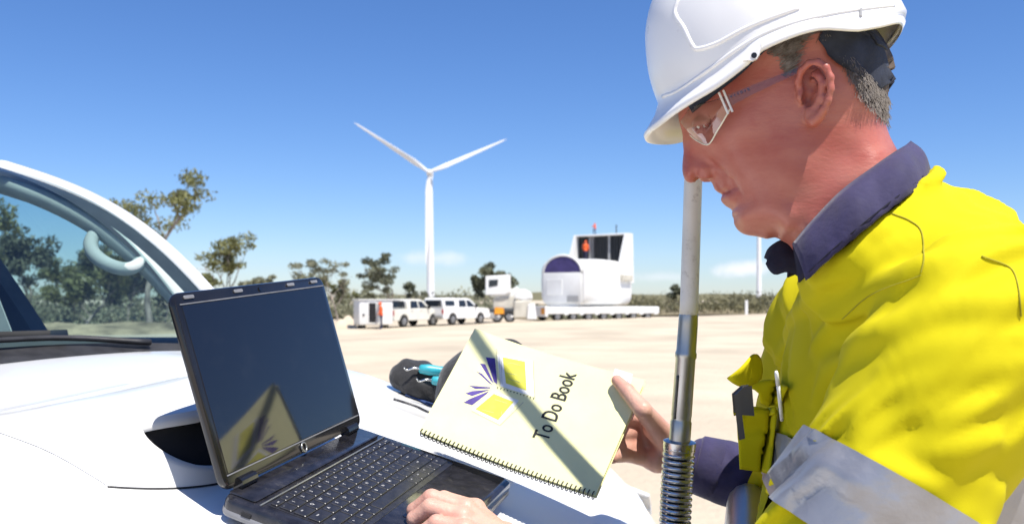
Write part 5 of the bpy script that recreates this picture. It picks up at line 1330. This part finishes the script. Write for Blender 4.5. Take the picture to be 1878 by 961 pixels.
inner = [tuple(p) for p in ((1535,60),(1570,47),(1618,82),(1634,150),(1628,205),(1612,212),(1595,202),(1577,188),(1562,168),(1554,152),(1546,132),(1536,106))]
head_patch(inner, .0006).build('scalp', 'hair_base', man, smooth=True)

# ------------------------------------------------------------------ shirt
FOLDS = []      # (points, width, height)
def f_sleeve(P):
    d = cap(P, SHN, ELN, .086, .076); d = smin(d, cap(P, ELN, ELN + (WRN - ELN) * .20, .076, .060), .03)
    return d
def f_shirt0(P):
    d = f_torso(P); d = smin(d, f_sleeve(P), .014); d = smin(d, smin(cap(P, SHF, ELF, .085, .072), cap(P, ELF, ELF + (WRF - ELF) * .2, .07, .06), .02), .03)
    # neck band of the shirt under the collar
    a = (P - H0) @ e1; y = (P - H0) @ e2; b = (P - H0) @ EZ; n0 = hpx(1594, 424); t = -(a - n0[0]) * .65 + (b - n0[1]) * .76; q = (a - n0[0]) * .76 + (b - n0[1]) * .65
    fl = 1 + np.clip(-t, 0, .1) * 1.2; r = (np.sqrt((q / (.082 * fl))**2 + (y / (.088 * fl))**2) - 1) * .08
    return smin(d, np.maximum(np.maximum(r, t - .004), -t - .10), .030)
def poly_d(P, pts):
    d = np.full(len(P), 9.0)
    for a, b in zip(pts[:-1], pts[1:]): d = np.minimum(d, cap(P, a, b, 0, 0))
    return d
def shirt_px(px, py): 
    p = trace(f_shirt0, np.zeros(3), ray(px, py), .5, 1.4); return p
for pts, w, hgt_ in (
    ([(1800,455),(1740,474),(1680,497),(1593,546),(1531,589),(1480,650)], .012, .011),
    ([(1800,540),(1740,562),(1680,590),(1593,620),(1531,676),(1488,744)], .012, .012),
    ([(1878,530),(1800,560),(1720,580)], .012, .009), ([(1878,612),(1780,630),(1690,650),(1610,690)], .014, .010),
    ([(1871,655),(1790,675),(1700,700),(1624,723)], .013, .009), ([(1850,730),(1760,752),(1680,770)], .012, .008), ([(1640,700),(1590,750),(1560,800)], .010, .006),
    ([(1640,410),(1600,440),(1540,490),(1470,560),(1430,630)], .011, .008), ([(1681,430),(1620,470),(1560,510),(1490,580)], .010, .008), ([(1560,470),(1500,530),(1440,600)], .009, .005),
    ([(1470,560),(1440,640),(1420,720)], .009, .006), ([(1830,430),(1760,440),(1700,465)], .010, .007), ([(1840,800),(1760,820),(1690,830)], .012, .007),
    ([(1470,790),(1520,850),(1600,900),(1680,961)], .010, .006), ([(1560,830),(1640,870),(1720,890)], .009, .006)):
    Q = [shirt_px(*p) for p in pts]; Q = [q for q in Q if q is not None]
    if len(Q) > 1: FOLDS.append((spline(Q, 3 * len(Q)), w, hgt_))
def folds(P, d):
    m = np.abs(d) < .035
    if not m.any(): return d
    p = P[m]; add = np.zeros(len(p))
    for pts, w, hg in FOLDS:
        n_ = len(pts) - 1; best = np.zeros(len(p)); lo_, hi_ = pts.min(0) - 3 * w, pts.max(0) + 3 * w; k_ = ((p > lo_) & (p < hi_)).all(1)
        if not k_.any(): continue
        pk_ = p[k_]; bb = best[k_]
        for i in range(n_):
            ba = pts[i+1] - pts[i]; pa = pk_ - pts[i]; t = np.clip((pa @ ba) / (ba @ ba + 1e-12), 0, 1); q = np.sqrt(((pa - t[:, None] * ba)**2).sum(1)); tap = np.sin(math.pi * np.clip((i + t) / n_, 0, 1))**.7
            bb = np.maximum(bb, tap * np.exp(-(q / (w * (.45 + .55 * tap)))**1.6))
        best[k_] = bb; add += 1.7 * hg * best
    wv = p + .02 * np.sin(p[:, [1, 2, 0]] * 23.0)
    add += .0006 * np.sin(wv[:, 0] * 60 + wv[:, 2] * 85 + 2 * np.sin(wv[:, 1] * 20)) * (.5 + .5 * np.sin(wv[:, 1] * 31 + wv[:, 2] * 17))
    add += .0004 * np.sin(wv[:, 0] * 150 - wv[:, 2] * 120 + 3 * np.sin(wv[:, 1] * 45))
    l_ = .84 * p[:, 0] + .54 * p[:, 2] + .10 * p[:, 1]; c_ = -.54 * p[:, 0] + .84 * p[:, 2] + .12 * np.sin(p[:, 1] * 9)
    ph = c_ * (2 * math.pi / .056) + 1.2 * np.sin(l_ * 25 + 1) + .8 * np.sin(c_ * 46 + l_ * 11) + .9 * np.sin(p[:, 1] * 21 + l_ * 6)
    env = .25 + .75 * sstep(-.5, .9, np.sin(l_ * 21 - c_ * 15 + 2.0) * .7 + .6 * np.sin(p[:, 1] * 17 + c_ * 33 + .5))
    add += .0058 * env * np.sin(ph + .62 * np.sin(ph))
    ph2 = c_ * (2 * math.pi / .029) + 1.8 * np.sin(l_ * 37 + 2) + 1.1 * np.sin(p[:, 1] * 33) + .8 * np.sin(c_ * 71)
    env2 = sstep(.05, .9, np.sin(l_ * 33 + c_ * 27 + 4) * .6 + .6 * np.sin(p[:, 1] * 29 - c_ * 19))
    add += .0030 * env2 * np.sin(ph2 + .6 * np.sin(ph2))
    d = d.copy(); d[m] -= add; return d
def neck_cut(P, d):
    a = (P - H0) @ e1; y = (P - H0) @ e2; b = (P - H0) @ EZ
    n0 = hpx(1560, 400); ax = np.array([-.45, .89]); t = (a - n0[0]) * ax[0] + (b - n0[1]) * ax[1]; s = (a - n0[0]) * ax[1] - (b - n0[1]) * ax[0]
    hole = np.sqrt((s / 1.35)**2 + (y / 1.0)**2) - .060
    return smax(d, -np.maximum(hole, -.01 - t), .006)
def f_shirt(P): 
    d = folds(P, f_shirt0(P)); d = np.maximum(d, -.58 - P[:, 2]); 
    cutn = ((P - ELN) @ nrm(WRN - ELN)) - .075 - .012 * np.sin(P[:, 0] * 60); d = np.where((P[:, 1] < 1.0) & (P[:, 2] < -.15) & (P[:, 0] < .32), smax(d, cutn, .006), d)
    return d
V, F = surfnet(f_shirt, (.06, .64, -.62), (.68, 1.52, .20), .0042, margin=1.6, newton=1)
shirt = obj('shirt', V, F, 'hivis_yellow', man)
# trousers and boots
def f_legs(P):
    d = ell(P, (.40, .985, -.62), (.125, .165, .16))
    for s in (-1, 1):
        y = .985 + s * .105; d = smin(d, chain(P, [(.40, .985 + s * .085, -.66), (.395, y, -1.05), (.43, y, -1.42)], [.092, .068, .060], .03), .03)
    return np.maximum(d, P[:, 2] + .52)
V, F = surfnet(f_legs, (.22, .76, -1.52), (.60, 1.22, -.50), .011); obj('trousers', V, F, 'navy_dark', man)
for s in (-1, 1):
    y = .985 + s * .105; f_ = lambda P: np.maximum(smin(chain(P, [(.44, y, -1.36), (.44, y, -1.44), (.33, y, -1.462)], [.058, .056, .042], .03), cap(P, (.44, y, -1.45), (.34, y, -1.46), .052, .046), .02), -1.4995 - P[:, 2])
    V, F = surfnet(f_, (.24, y - .08, -1.52), (.54, y + .08, -1.28), .008); obj('boot', V, F, 'bag_black', man)
# lower sleeves in navy
def f_low_near(P):
    d = cap(P, ELN + (WRN - ELN) * .10, ELN + (WRN - ELN) * .84, .064, .043); d -= .0014 * np.sin(((P - ELN) @ nrm(WRN - ELN)) * 160 + 3 * np.sin(P[:, 2] * 60))
    return d
V, F = surfnet(f_low_near, (-.10, .68, -.44), (.34, 1.20, -.18), .006); obj('lower_sleeve', V, F, 'navy', man)
ca, cb_ = ELN + (WRN - ELN) * .80, ELN + (WRN - ELN) * .90; MB().tube([ca, ca + (cb_ - ca) * .1, cb_ - (cb_ - ca) * .1, cb_], [.044, .047, .046, .042], seg=24).build('cuff', 'navy', man, smooth=True)
def f_low_far(P):
    d = cap(P, ELF + (WRF - ELF) * .05, ELF + (WRF - ELF) * .80, .060, .044); d -= .0013 * np.sin(((P - ELF) @ nrm(WRF - ELF)) * 150 + 3 * np.sin(P[:, 2] * 70)); return d
V, F = surfnet(f_low_far, (.16, 1.15, -.42), (.52, 1.50, -.12), .005); obj('lower_sleeve', V, F, 'navy', man)
fa, fb_ = ELF + (WRF - ELF) * .70, ELF + (WRF - ELF) * .93; MB().tube([fa, fa + (fb_ - fa) * .06, fb_ - (fb_ - fa) * .1, fb_], [.044, .047, .044, .040], seg=28).build('cuff', 'navy', man, smooth=True)
# reflective tape round the near sleeve and the trunk
def ring_tape(f, cens, dirs, off=.0048, tmax=.2):
    k = len(dirs); O = np.repeat(np.array(cens), k, 0); D = np.tile(np.array(dirs), (len(cens), 1)); P, ok, t = cross_many(f, O, D, .03, tmax, 48, leaving=True)
    return (O + D * (t + off)[:, None]).reshape(len(cens), k, 3)
axv = nrm(ELN - SHN); uq = nrm(np.cross(axv, [0, 1, 0])); vq = np.cross(axv, uq); LA = np.linalg.norm(ELN - SHN)
fs = lambda P: folds(P, f_shirt0(P))
P = ring_tape(fs, [SHN + axv * LA * r_ for r_ in np.linspace(.455, .675, 9)], [math.cos(a) * uq + math.sin(a) * vq for a in np.linspace(0, 2*math.pi, 84, endpoint=False)], tmax=.125)
MB().grid(P, closed_v=True).build('reflective_tape', 'tape', shirt, smooth=True)
ft = lambda P: folds(P, f_torso(P))
P = ring_tape(ft, [np.array([.40, .985, -.150 + (-.055) * r_]) for r_ in np.linspace(0, 1, 7)], [np.array([math.cos(a), math.sin(a), -.06 * math.cos(a)]) for a in np.linspace(0, 2*math.pi, 90, endpoint=False)], tmax=.3)
MB().grid(P, closed_v=True).build('reflective_tape', 'tape', shirt, smooth=True)
# patches sewn on: pockets and flaps as quads draped on the shirt
def drape(name, c4, off, m, parent, nx=12, ny=12, th=.0015, lift=None, f=None):
    f = f or f_shirt
    c4 = [np.array(c, float) for c in c4]; S, T = np.meshgrid(np.linspace(0, 1, nx), np.linspace(0, 1, ny), indexing='ij'); S = S.ravel()[:, None]; T = T.ravel()[:, None]
    px = (c4[0] * (1-S) + c4[1] * S) * (1-T) + (c4[3] * (1-S) + c4[2] * S) * T
    D = np.stack([(px[:, 0] - 939) / FPX, np.ones(len(px)), (HOR - px[:, 1]) / FPX], 1); P, ok, t = cross_many(f, np.zeros(3), D, .55, 1.25, 90)
    t = np.where(ok, t, np.median(t[ok]) if ok.any() else .9); P = D * t[:, None]; N_ = gradn(f, P)
    l_ = np.array([lift(a, b) for a, b in zip(S.ravel(), T.ravel())]) if lift else 0
    P = P + N_ * (off + l_)[:, None] if lift else P + N_ * off
    return MB().grid(P.reshape(nx, ny, 3)).build(name, m, parent, smooth=True, solid=th)
# ---- collar: a band round the neck, turned down
def collar_point(s, top):
    """s from -1 (near front) over 0 (nape) to 1 (far front); returns a point of the upper or lower edge"""
    k = abs(s); sd = -1 if s < 0 else 1
    tp = [(1668,262,0.0), (1650,276,.034), (1606,306,.058), (1545,352,.069), (1490,408,.066), (1456,449,.050)]
    lo = [(1704,322,0.0), (1694,336,.050), (1648,372,.082), (1588,420,.094), (1530,468,.092), (1478,516,.076)]
    q = tp if top else lo; kk = np.linspace(0, 1, 6)
    if sd > 0 and not top: q = q[:-1] + [(1452, 500, .052)]
    if sd > 0 and top: q = q[:-1] + [(1450, 452, .034)]
    x = pchip(kk, [p[0] for p in q])(k); y = pchip(kk, [p[1] for p in q])(k); w = pchip(kk, [p[2] for p in q])(k)
    a, b = hpx(float(x), float(y), sd * float(w)) if sd < 0 else hpx(float(x), float(y), -float(w))
    return np.array([a, sd * float(w), b])
rows = []
for s in np.linspace(-1, 1, 61):
    t_, l_ = collar_point(s, True), collar_point(s, False); row = []
    for r_ in np.linspace(0, 1, 9):
        p = t_ + (l_ - t_) * r_; bulge = .006 * math.sin(math.pi * r_); n_ = np.array([.25 * (1 - abs(s)), (-1 if s < 0 else 1) * (.4 + .6 * min(1, abs(s) * 2)), .5]); p = p + nrm(n_) * (bulge + .0016 * math.sin(s * 84 + 2 * math.sin(s * 17) + r_ * 2) * r_**3 + .0030 * math.sin(s * 19 + r_ * 2.5) * math.sin(math.pi * r_))
        row.append(hw(*p))
    rows.append(row)
collar = MB().grid(np.array(rows)).build('collar', 'navy', man, smooth=True, solid=.0022)
# inner stand of the collar
rows2 = []
for s in np.linspace(-1, 1, 61):
    t_, l_ = collar_point(s, True), collar_point(s, False); i_ = l_.copy(); i_[1] *= .80; i_[0] -= .004; i_[2] -= .010
    rows2.append([hw(*(t_ * (1 - r_) + i_ * r_ + np.array([0, (1 if s < 0 else -1) * .002, 0]))) for r_ in np.linspace(0.02, .80, 6)])
MB().grid(np.array(rows2)).build('collar_stand', 'navy_dark', man, smooth=True, solid=.002)
st_ = []      # row of stitching near the lower edge
for s in np.linspace(-.97, .97, 90):
    t_, l_ = collar_point(s, True), collar_point(s, False); p = t_ + (l_ - t_) * .90; p[1] += (-1 if s < 0 else 1) * .004; p[2] += .0015; st_.append(hw(*p))
MB().tube(st_, .0007, seg=4).build('stitching', 'navy_dark', collar)
# far leaf of the collar at the throat
def flap(name, pts, m, parent, th=.0025):
    return MB().grid(np.array(pts)).build(name, m, parent, smooth=True, solid=th)
fl = []
up_ = spline([(1405, 474, 0), (1411, 459, 0), (1422, 449, 0), (1436, 443, 0), (1458, 449, 0)], 14); dn_ = spline([(1407, 484, 0), (1414, 496, 0), (1424, 504, 0), (1446, 499, 0), (1474, 511, 0)], 14)
for i in range(14):
    a0 = at(up_[i][0], up_[i][1], .985 - .0018 * i); a1 = at(dn_[i][0], dn_[i][1], .968 - .0018 * i); fl.append([a0 + (a1 - a0) * r_ + np.array([0, -.007 * math.sin(math.pi * r_), 0]) for r_ in np.linspace(0, 1, 7)])
flap('far_collar_leaf', fl, 'navy_dark', man)
# ---- pocket, flaps and seams on the chest
pk_ = drape('chest_pocket', [(1362, 753), (1436, 757), (1424, 872), (1368, 862)], .007, 'hivis_yellow', shirt, 14, 14, .002, f=ft)
drape('pocket_hem', [(1361, 750), (1437, 754), (1436, 766), (1362, 763)], .010, 'hivis_yellow', shirt, 14, 4, .002, f=ft)
drape('pocket_flap', [(1385, 712), (1418, 700), (1456, 712), (1436, 752)], .006, 'hivis_yellow', shirt, 10, 10, .002, lift=lambda s, t: .012 * (1 - t) * (1 - s), f=ft)
fb2 = []
for s in np.linspace(0, 1, 8):
    top_ = at(1374 + 18 * s, 655 + 4 * s - 8 * math.sin(math.pi * s), .93 + .03 * s); low = at(1333 + 60 * s, 686 + 22 * math.sin(math.pi * min(1, s * .8 + .1)), .925 + .03 * s); fb2.append([top_ + (low - top_) * r_ + np.array([0, -.006 * math.sin(math.pi * r_), 0]) for r_ in np.linspace(0, 1, 7)])
flap('far_pocket_flap', fb2, 'hivis_yellow', shirt)
def seam(name, pts, r=.0006, m='thread', off=.0006):
    P = spline([(x, y, 0) for x, y in pts], 10 * len(pts))[:, :2]; D = np.stack([(P[:, 0] - 939) / FPX, np.ones(len(P)), (HOR - P[:, 1]) / FPX], 1)
    Q, ok, t = cross_many(f_shirt, np.zeros(3), D, .5, 1.3, 120); Q = Q[ok]
    if len(Q) > 3: MB().tube(Q + gradn(f_shirt, Q) * off, r, seg=5).build(name, m, shirt)
seam('seam', [(1636, 392), (1668, 405), (1690, 425), (1695, 470), (1690, 500)])
seam('seam', [(1800, 470), (1850, 490), (1866, 520), (1872, 580)])
seam('seam', [(1545, 585), (1600, 540), (1690, 505)], .0005)
# ---- pens in the chest pocket
pb = at(1357, 712, .885); tp_ = at(1352, 722, .885)
pn = empty('clip_case', tp_, 'black clip case pushed into the near chest pocket', 'case')
def slabq(name, pts, Y, th, m, par):
    P = [at(x, y, Y) for x, y in pts]; n_ = len(P); V = P + [p + np.array([0, th, 0]) for p in P]
    o = obj(name, V, [tuple(range(n_)), tuple(range(n_, 2*n_))[::-1]] + [(i, (i+1) % n_, n_+(i+1) % n_, n_+i) for i in range(n_)], m, par, False)
    md_ = o.modifiers.new('bevel', 'BEVEL'); md_.width = .0012; md_.segments = 2; return o
slabq('case', [(1350, 725), (1366, 711), (1377, 710), (1381, 760), (1353, 758)], .872, .012, 'pen_black', pn)
slabq('clip', [(1349, 726), (1354, 724), (1364, 802), (1358, 804)], .868, .003, 'pen_black', pn)
pe = empty('pen', at(1424, 690, .86), 'white capped pen standing in the near chest pocket', 'pen')
MB().tube([at(1423, 680, .880), at(1424, 684, .880), at(1427, 706, .884)], [.0012, .0018, .0020], seg=10).build('cap', 'print_white', pe, smooth=True)
MB().tube([at(1427, 706, .884), at(1434, 770, .915)], [.0018, .0018], seg=10).build('barrel', 'print_white', pe, smooth=True)

# ------------------------------------------------------------------ helmet
HC = hpx(1428, 116); pit = math.radians(23.5); hu = np.array([math.cos(pit), math.sin(pit)]); hn = np.array([-math.sin(pit), math.cos(pit)])    # rearward, upward in the profile plane
def hp3(u, y, n): ab = HC + hu * u + hn * n; return hw(ab[0], y, ab[1])
SL, SWd, SHh = .126, .106, .150        # shell half length, half width, height
rim_px = [(1178, 250), (1212, 222), (1245, 197), (1300, 162), (1365, 114), (1395, 86), (1450, 62), (1500, 49), (1540, 51), (1575, 54), (1615, 48), (1658, 38)]
ru, rn = [], []
for i, (x, y) in enumerate(rim_px):
    w_ = -.112 * math.sqrt(max(0, 1 - ((x - 1420) / 245)**2)); ab = hpx(x, y, w_) - HC; ru.append(ab @ hu); rn.append(ab @ hn)
ru = np.array(ru); rn = np.array(rn); od = np.argsort(ru); rimn = pchip(ru[od], rn[od]); umin, umax = ru.min(), ru.max()
helmet = empty('helmet', hp3(0, 0, 0), 'white vented safety helmet with short peak worn by the man', 'helmet')
NT_, NP_ = 96, 30; P = []
def rim_of(th):
    c, s = math.cos(th), math.sin(th)                      # th = 0 rear, pi front
    ov = .006 + (-umin - SL - .006) * max(0, -c)**3 + (umax - SL - .006) * max(0, c)**4   # how far the brim stands out
    ua, ya = SL * c, SWd * s; l = math.hypot(c / SL, s / SWd); nx_, ny_ = (c / SL) / l, (s / SWd) / l
    u, y = ua + nx_ * ov, ya + ny_ * ov
    return u, y, float(rimn(np.clip(u, umin, umax)))
for th in np.linspace(0, 2 * math.pi, NT_, endpoint=False):
    c, s = math.cos(th), math.sin(th); u1, y1, n1 = rim_of(th); row = []
    base_n = n1 + .010 + .016 * max(0, -c)**2
    for ph in np.linspace(math.pi / 2, 0, NP_):
        cp, sp = math.cos(ph)**.92, math.sin(ph)
        u = SL * c * cp; y = SWd * s * cp; n = base_n * (1 - sp**1.2) + SHh * sp
        # raised crown panel with an edge, and a front dish
        edge = .0030 * sstep(.10, .04, abs(y) - .012 - .35 * max(0, u + .03)) * sstep(.35, .55, sp)
        row.append(hp3(u, y, n + edge))
    row.append(hp3(SL * c + (u1 - SL * c) * .35, SWd * s + (y1 - SWd * s) * .35, base_n - (base_n - n1) * .45))
    row.append(hp3(u1 * .985, y1 * .985, n1 + .0025)); row.append(hp3(u1, y1, n1 + .0012)); row.append(hp3(u1, y1, n1 - .0030)); row.append(hp3(u1 * .985, y1 * .985, n1 - .0042))
    row.append(hp3(SL * c * .985 + (u1 - SL * c) * .30, SWd * s * .985 + (y1 - SWd * s) * .30, base_n - (base_n - n1) * .45 - .004)); row.append(hp3(SL * c * .965, SWd * s * .965, base_n - .002)); row.append(hp3(SL * c * .93, SWd * s * .93, base_n + .05)); row.append(hp3(0, 0, SHh - .012))
    P.append(row)
shell = MB().grid(np.array(P), closed_u=True).build('shell', 'helmet_white', helmet, smooth=True)
# raised line on the side of the shell: lay it on the shell by dropping the drawn points onto it
bv = BVHTree.FromPolygons([Vector(v) for v in np.array(P).reshape(-1, 3)], [tuple(p.vertices) for p in shell.data.polygons])
def on_shell(px, py, off=.001):
    h_ = bv.ray_cast(Vector((0, 0, 0)), Vector(ray(px, py)).normalized()); return None if h_[0] is None else np.array(h_[0] + h_[1].normalized() * (off if h_[1].dot(Vector(ray(px, py))) < 0 else -off))
def ridge(name, pts, r, m, par):
    Q = spline([(x, y, 0) for x, y in pts], 8 * len(pts)); W_ = [on_shell(x, y, -.0008) for x, y, _ in Q]; W_ = [w for w in W_ if w is not None]
    MB().tube(W_, r, seg=8).build(name, m, par, smooth=True)
    Wm = []
    for w in W_: L = w - H0; Wm.append(w - 2 * (L @ e2) * e2)
    MB().tube(Wm, r, seg=8).build(name, m, par, smooth=True)
ridge('side_ridge', [(1243, 0), (1238, 25), (1254, 52), (1270, 84), (1282, 90), (1315, 80), (1360, 56), (1400, 38), (1465, 14)], .0026, 'helmet_white', shell)
ridge('brim_ridge', [(1215, 178), (1245, 165), (1300, 128), (1350, 92), (1400, 62), (1460, 40), (1530, 24), (1600, 14), (1640, 10)], .0022, 'helmet_white', shell)
# accessory lug with a hole
lg = [hpx(x, y, -.115) for x, y in ((1362, 112), (1372, 111), (1380, 112), (1388, 108), (1393, 100), (1395, 84), (1400, 72), (1382, 90))]
for s in (-1, 1):
    MB().prism(lg, lambda p, y: hw(p[0], y, p[1]), s * .1150, s * .1105).build('lug', 'helmet_white', shell)
    c_ = hpx(1383, 102, -.1155); MB().tube([hw(c_[0], s * .1156, c_[1]), hw(c_[0], s * .112, c_[1])], .0026, seg=14).build('lug_hole', 'pen_black', shell)
vs_ = [on_shell(1578, 16 + 3 * k, .0002) for k in range(6)]; vs_ = [v for v in vs_ if v is not None]
if len(vs_) > 2: MB().tube(vs_, .0016, seg=6).build('vent_slot', 'grey_panel', shell)
# harness: sweat band round the forehead and rear cradle
def band(name, pts_c, width, off, m, par, n=40, close=True):
    """band lying on the head: centre line drawn in the profile plane, mirrored on the far side"""
    Q = spline([(x, y, w) for x, y, w in pts_c], n); rows_ = []
    C2 = np.array([hpx(x, y) for x, y, _ in Q]); t_ = np.gradient(C2, axis=0); t_ /= np.linalg.norm(t_, axis=1, keepdims=True); nrm2 = np.stack([-t_[:, 1], t_[:, 0]], 1)
    for s in (-1, 1):
        rr = []
        for i in range(n):
            row = []
            for k in np.linspace(-1, 1, 6):
                p = C2[i] + nrm2[i] * k * Q[i, 2] * .5; row.append(hw(p[0], s * (float(wid(p[:1], p[1:])[0]) + off), p[1]))
            rr.append(row)
        MB().grid(np.array(rr)).build(name, m, par, smooth=True, solid=.002)
band('sweat_band', [(1268, 206, .018), (1300, 187, .019), (1350, 156, .019), (1385, 128, .018), (1420, 100, .018), (1460, 82, .018), (1520, 70, .022), (1590, 72, .026)], 0, .007, 'helmet_band', helmet)
band('rear_cradle', [(1512, 84, .036), (1540, 96, .050), (1565, 116, .050), (1590, 138, .040), (1610, 154, .032), (1624, 166, .026)], 0, .0060, 'helmet_band', helmet)
band('cradle_pad', [(1575, 78, .030), (1592, 96, .034), (1608, 116, .030), (1618, 136, .026)], 0, .003, 'hair_base', helmet)
band('cradle_strap', [(1545, 60, .02), (1570, 62, .020), (1592, 72, .018), (1608, 90, .016), (1614, 104, .014)], 0, .010, 'helmet_band', helmet)

# ------------------------------------------------------------------ safety glasses
gl_ = empty('safety_glasses', hw(*hl(1330, 190, .008)), 'clear wraparound safety glasses worn by the man', 'glasses')
topc = [(1249, 214, 0.0), (1256, 207, .018), (1272, 197, .038), (1296, 189, .055), (1318, 182, .066), (1334, 176, .0715)]
lowc = [(1254, 226, 0.0), (1264, 246, .013), (1279, 259, .027), (1297, 266, .042), (1318, 236, .062), (1340, 199, .0725)]
tt = np.linspace(0, 1, 6); def_t = [pchip(tt, [p[i] for p in topc]) for i in range(3)]; def_l = [pchip(tt, [p[i] for p in lowc]) for i in range(3)]
def lens_pt(s, r_):
    k = abs(s); sd = -1 if s <= 0 else 1; x0, y0, w0 = [float(f(k)) for f in def_t]; x1, y1, w1 = [float(f(k)) for f in def_l]
    a0 = hpx(x0, y0, -w0); a1 = hpx(x1, y1, -w1); ab = a0 + (a1 - a0) * r_; w = w0 + (w1 - w0) * r_; ab = ab + np.array([-.0035, -.001]) * math.sin(math.pi * r_)
    return hw(ab[0], sd * (w + .002 * math.sin(math.pi * r_)), ab[1])
LP_ = [[lens_pt(s, r_) for r_ in np.linspace(0, 1, 10)] for s in np.linspace(-1, 1, 61)]
lens = MB().grid(np.array(LP_)).build('lens', 'lens_clear', gl_, smooth=True)
MB().tube([lens_pt(s, 1.0) for s in np.linspace(-1, 1, 80)], .0008, seg=6).build('lower_edge', 'lens_edge', lens, smooth=True)
MB().tube([lens_pt(s, 0.0) for s in np.linspace(-1, 1, 80)], .0005, seg=6).build('upper_edge', 'clear_plastic', lens, smooth=True)
for s in (-1, 1):
    rr = []
    for (x, y, hh, w) in ((1326, 192, .0125, .0725), (1345, 181, .0105, .0745), (1380, 165, .0085, .0765), (1420, 148, .0065, .0775), (1455, 133, .0052, .0785), (1478, 124, .0050, .0790), (1500, 124, .0050, .0785)):
        a = hpx(x, y, -w); d_ = np.array([-.42, .90]) * hh; rr.append([hw(a[0] + d_[0] * k, s * w, a[1] + d_[1] * k) for k in (-.5, -.25, 0, .25, .5)])
    tm = MB().grid(np.array(rr)).build('temple', 'clear_plastic', gl_, smooth=True)
    for (x, y) in ((1327, 190), (1335, 186)):
        a = hpx(x, y, -.0765); d_ = np.array([-.38, .92]) * .0115; MB().tube([hw(a[0] - d_[0], s * .0768, a[1] - d_[1]), hw(a[0] + d_[0], s * .0768, a[1] + d_[1])], .0011, seg=6).build('hinge', 'white_print', gl_)
# faint moulded marks on the near temple, too blurred to read
a = hpx(1341, 178, -.0775); dv = nrm(hpx(1372, 165, -.0775) - a); uv = np.array([-dv[1], dv[0]])
for i, (h_, w_) in enumerate(((.0016, .0018), (.0026, .0010), (.0024, .0014), (.0028, .0022), (.0026, .0016), (.0030, .0024))):
    c = a + dv * (.0034 * i); MB().box((-w_/2, -h_/2, 0), (w_/2, h_/2, .0005), M=lambda p: hw(*(lambda q: (q[0], -.0778 - p[2], q[1]))(c + dv * p[0] + uv * p[1]))).build('temple_mark', 'clear_plastic', gl_)
# ------------------------------------------------------------------ lift everything so that the ground is at zero
for o in list(scene.objects):
    if o.parent is None: o.location.z += CAM_H
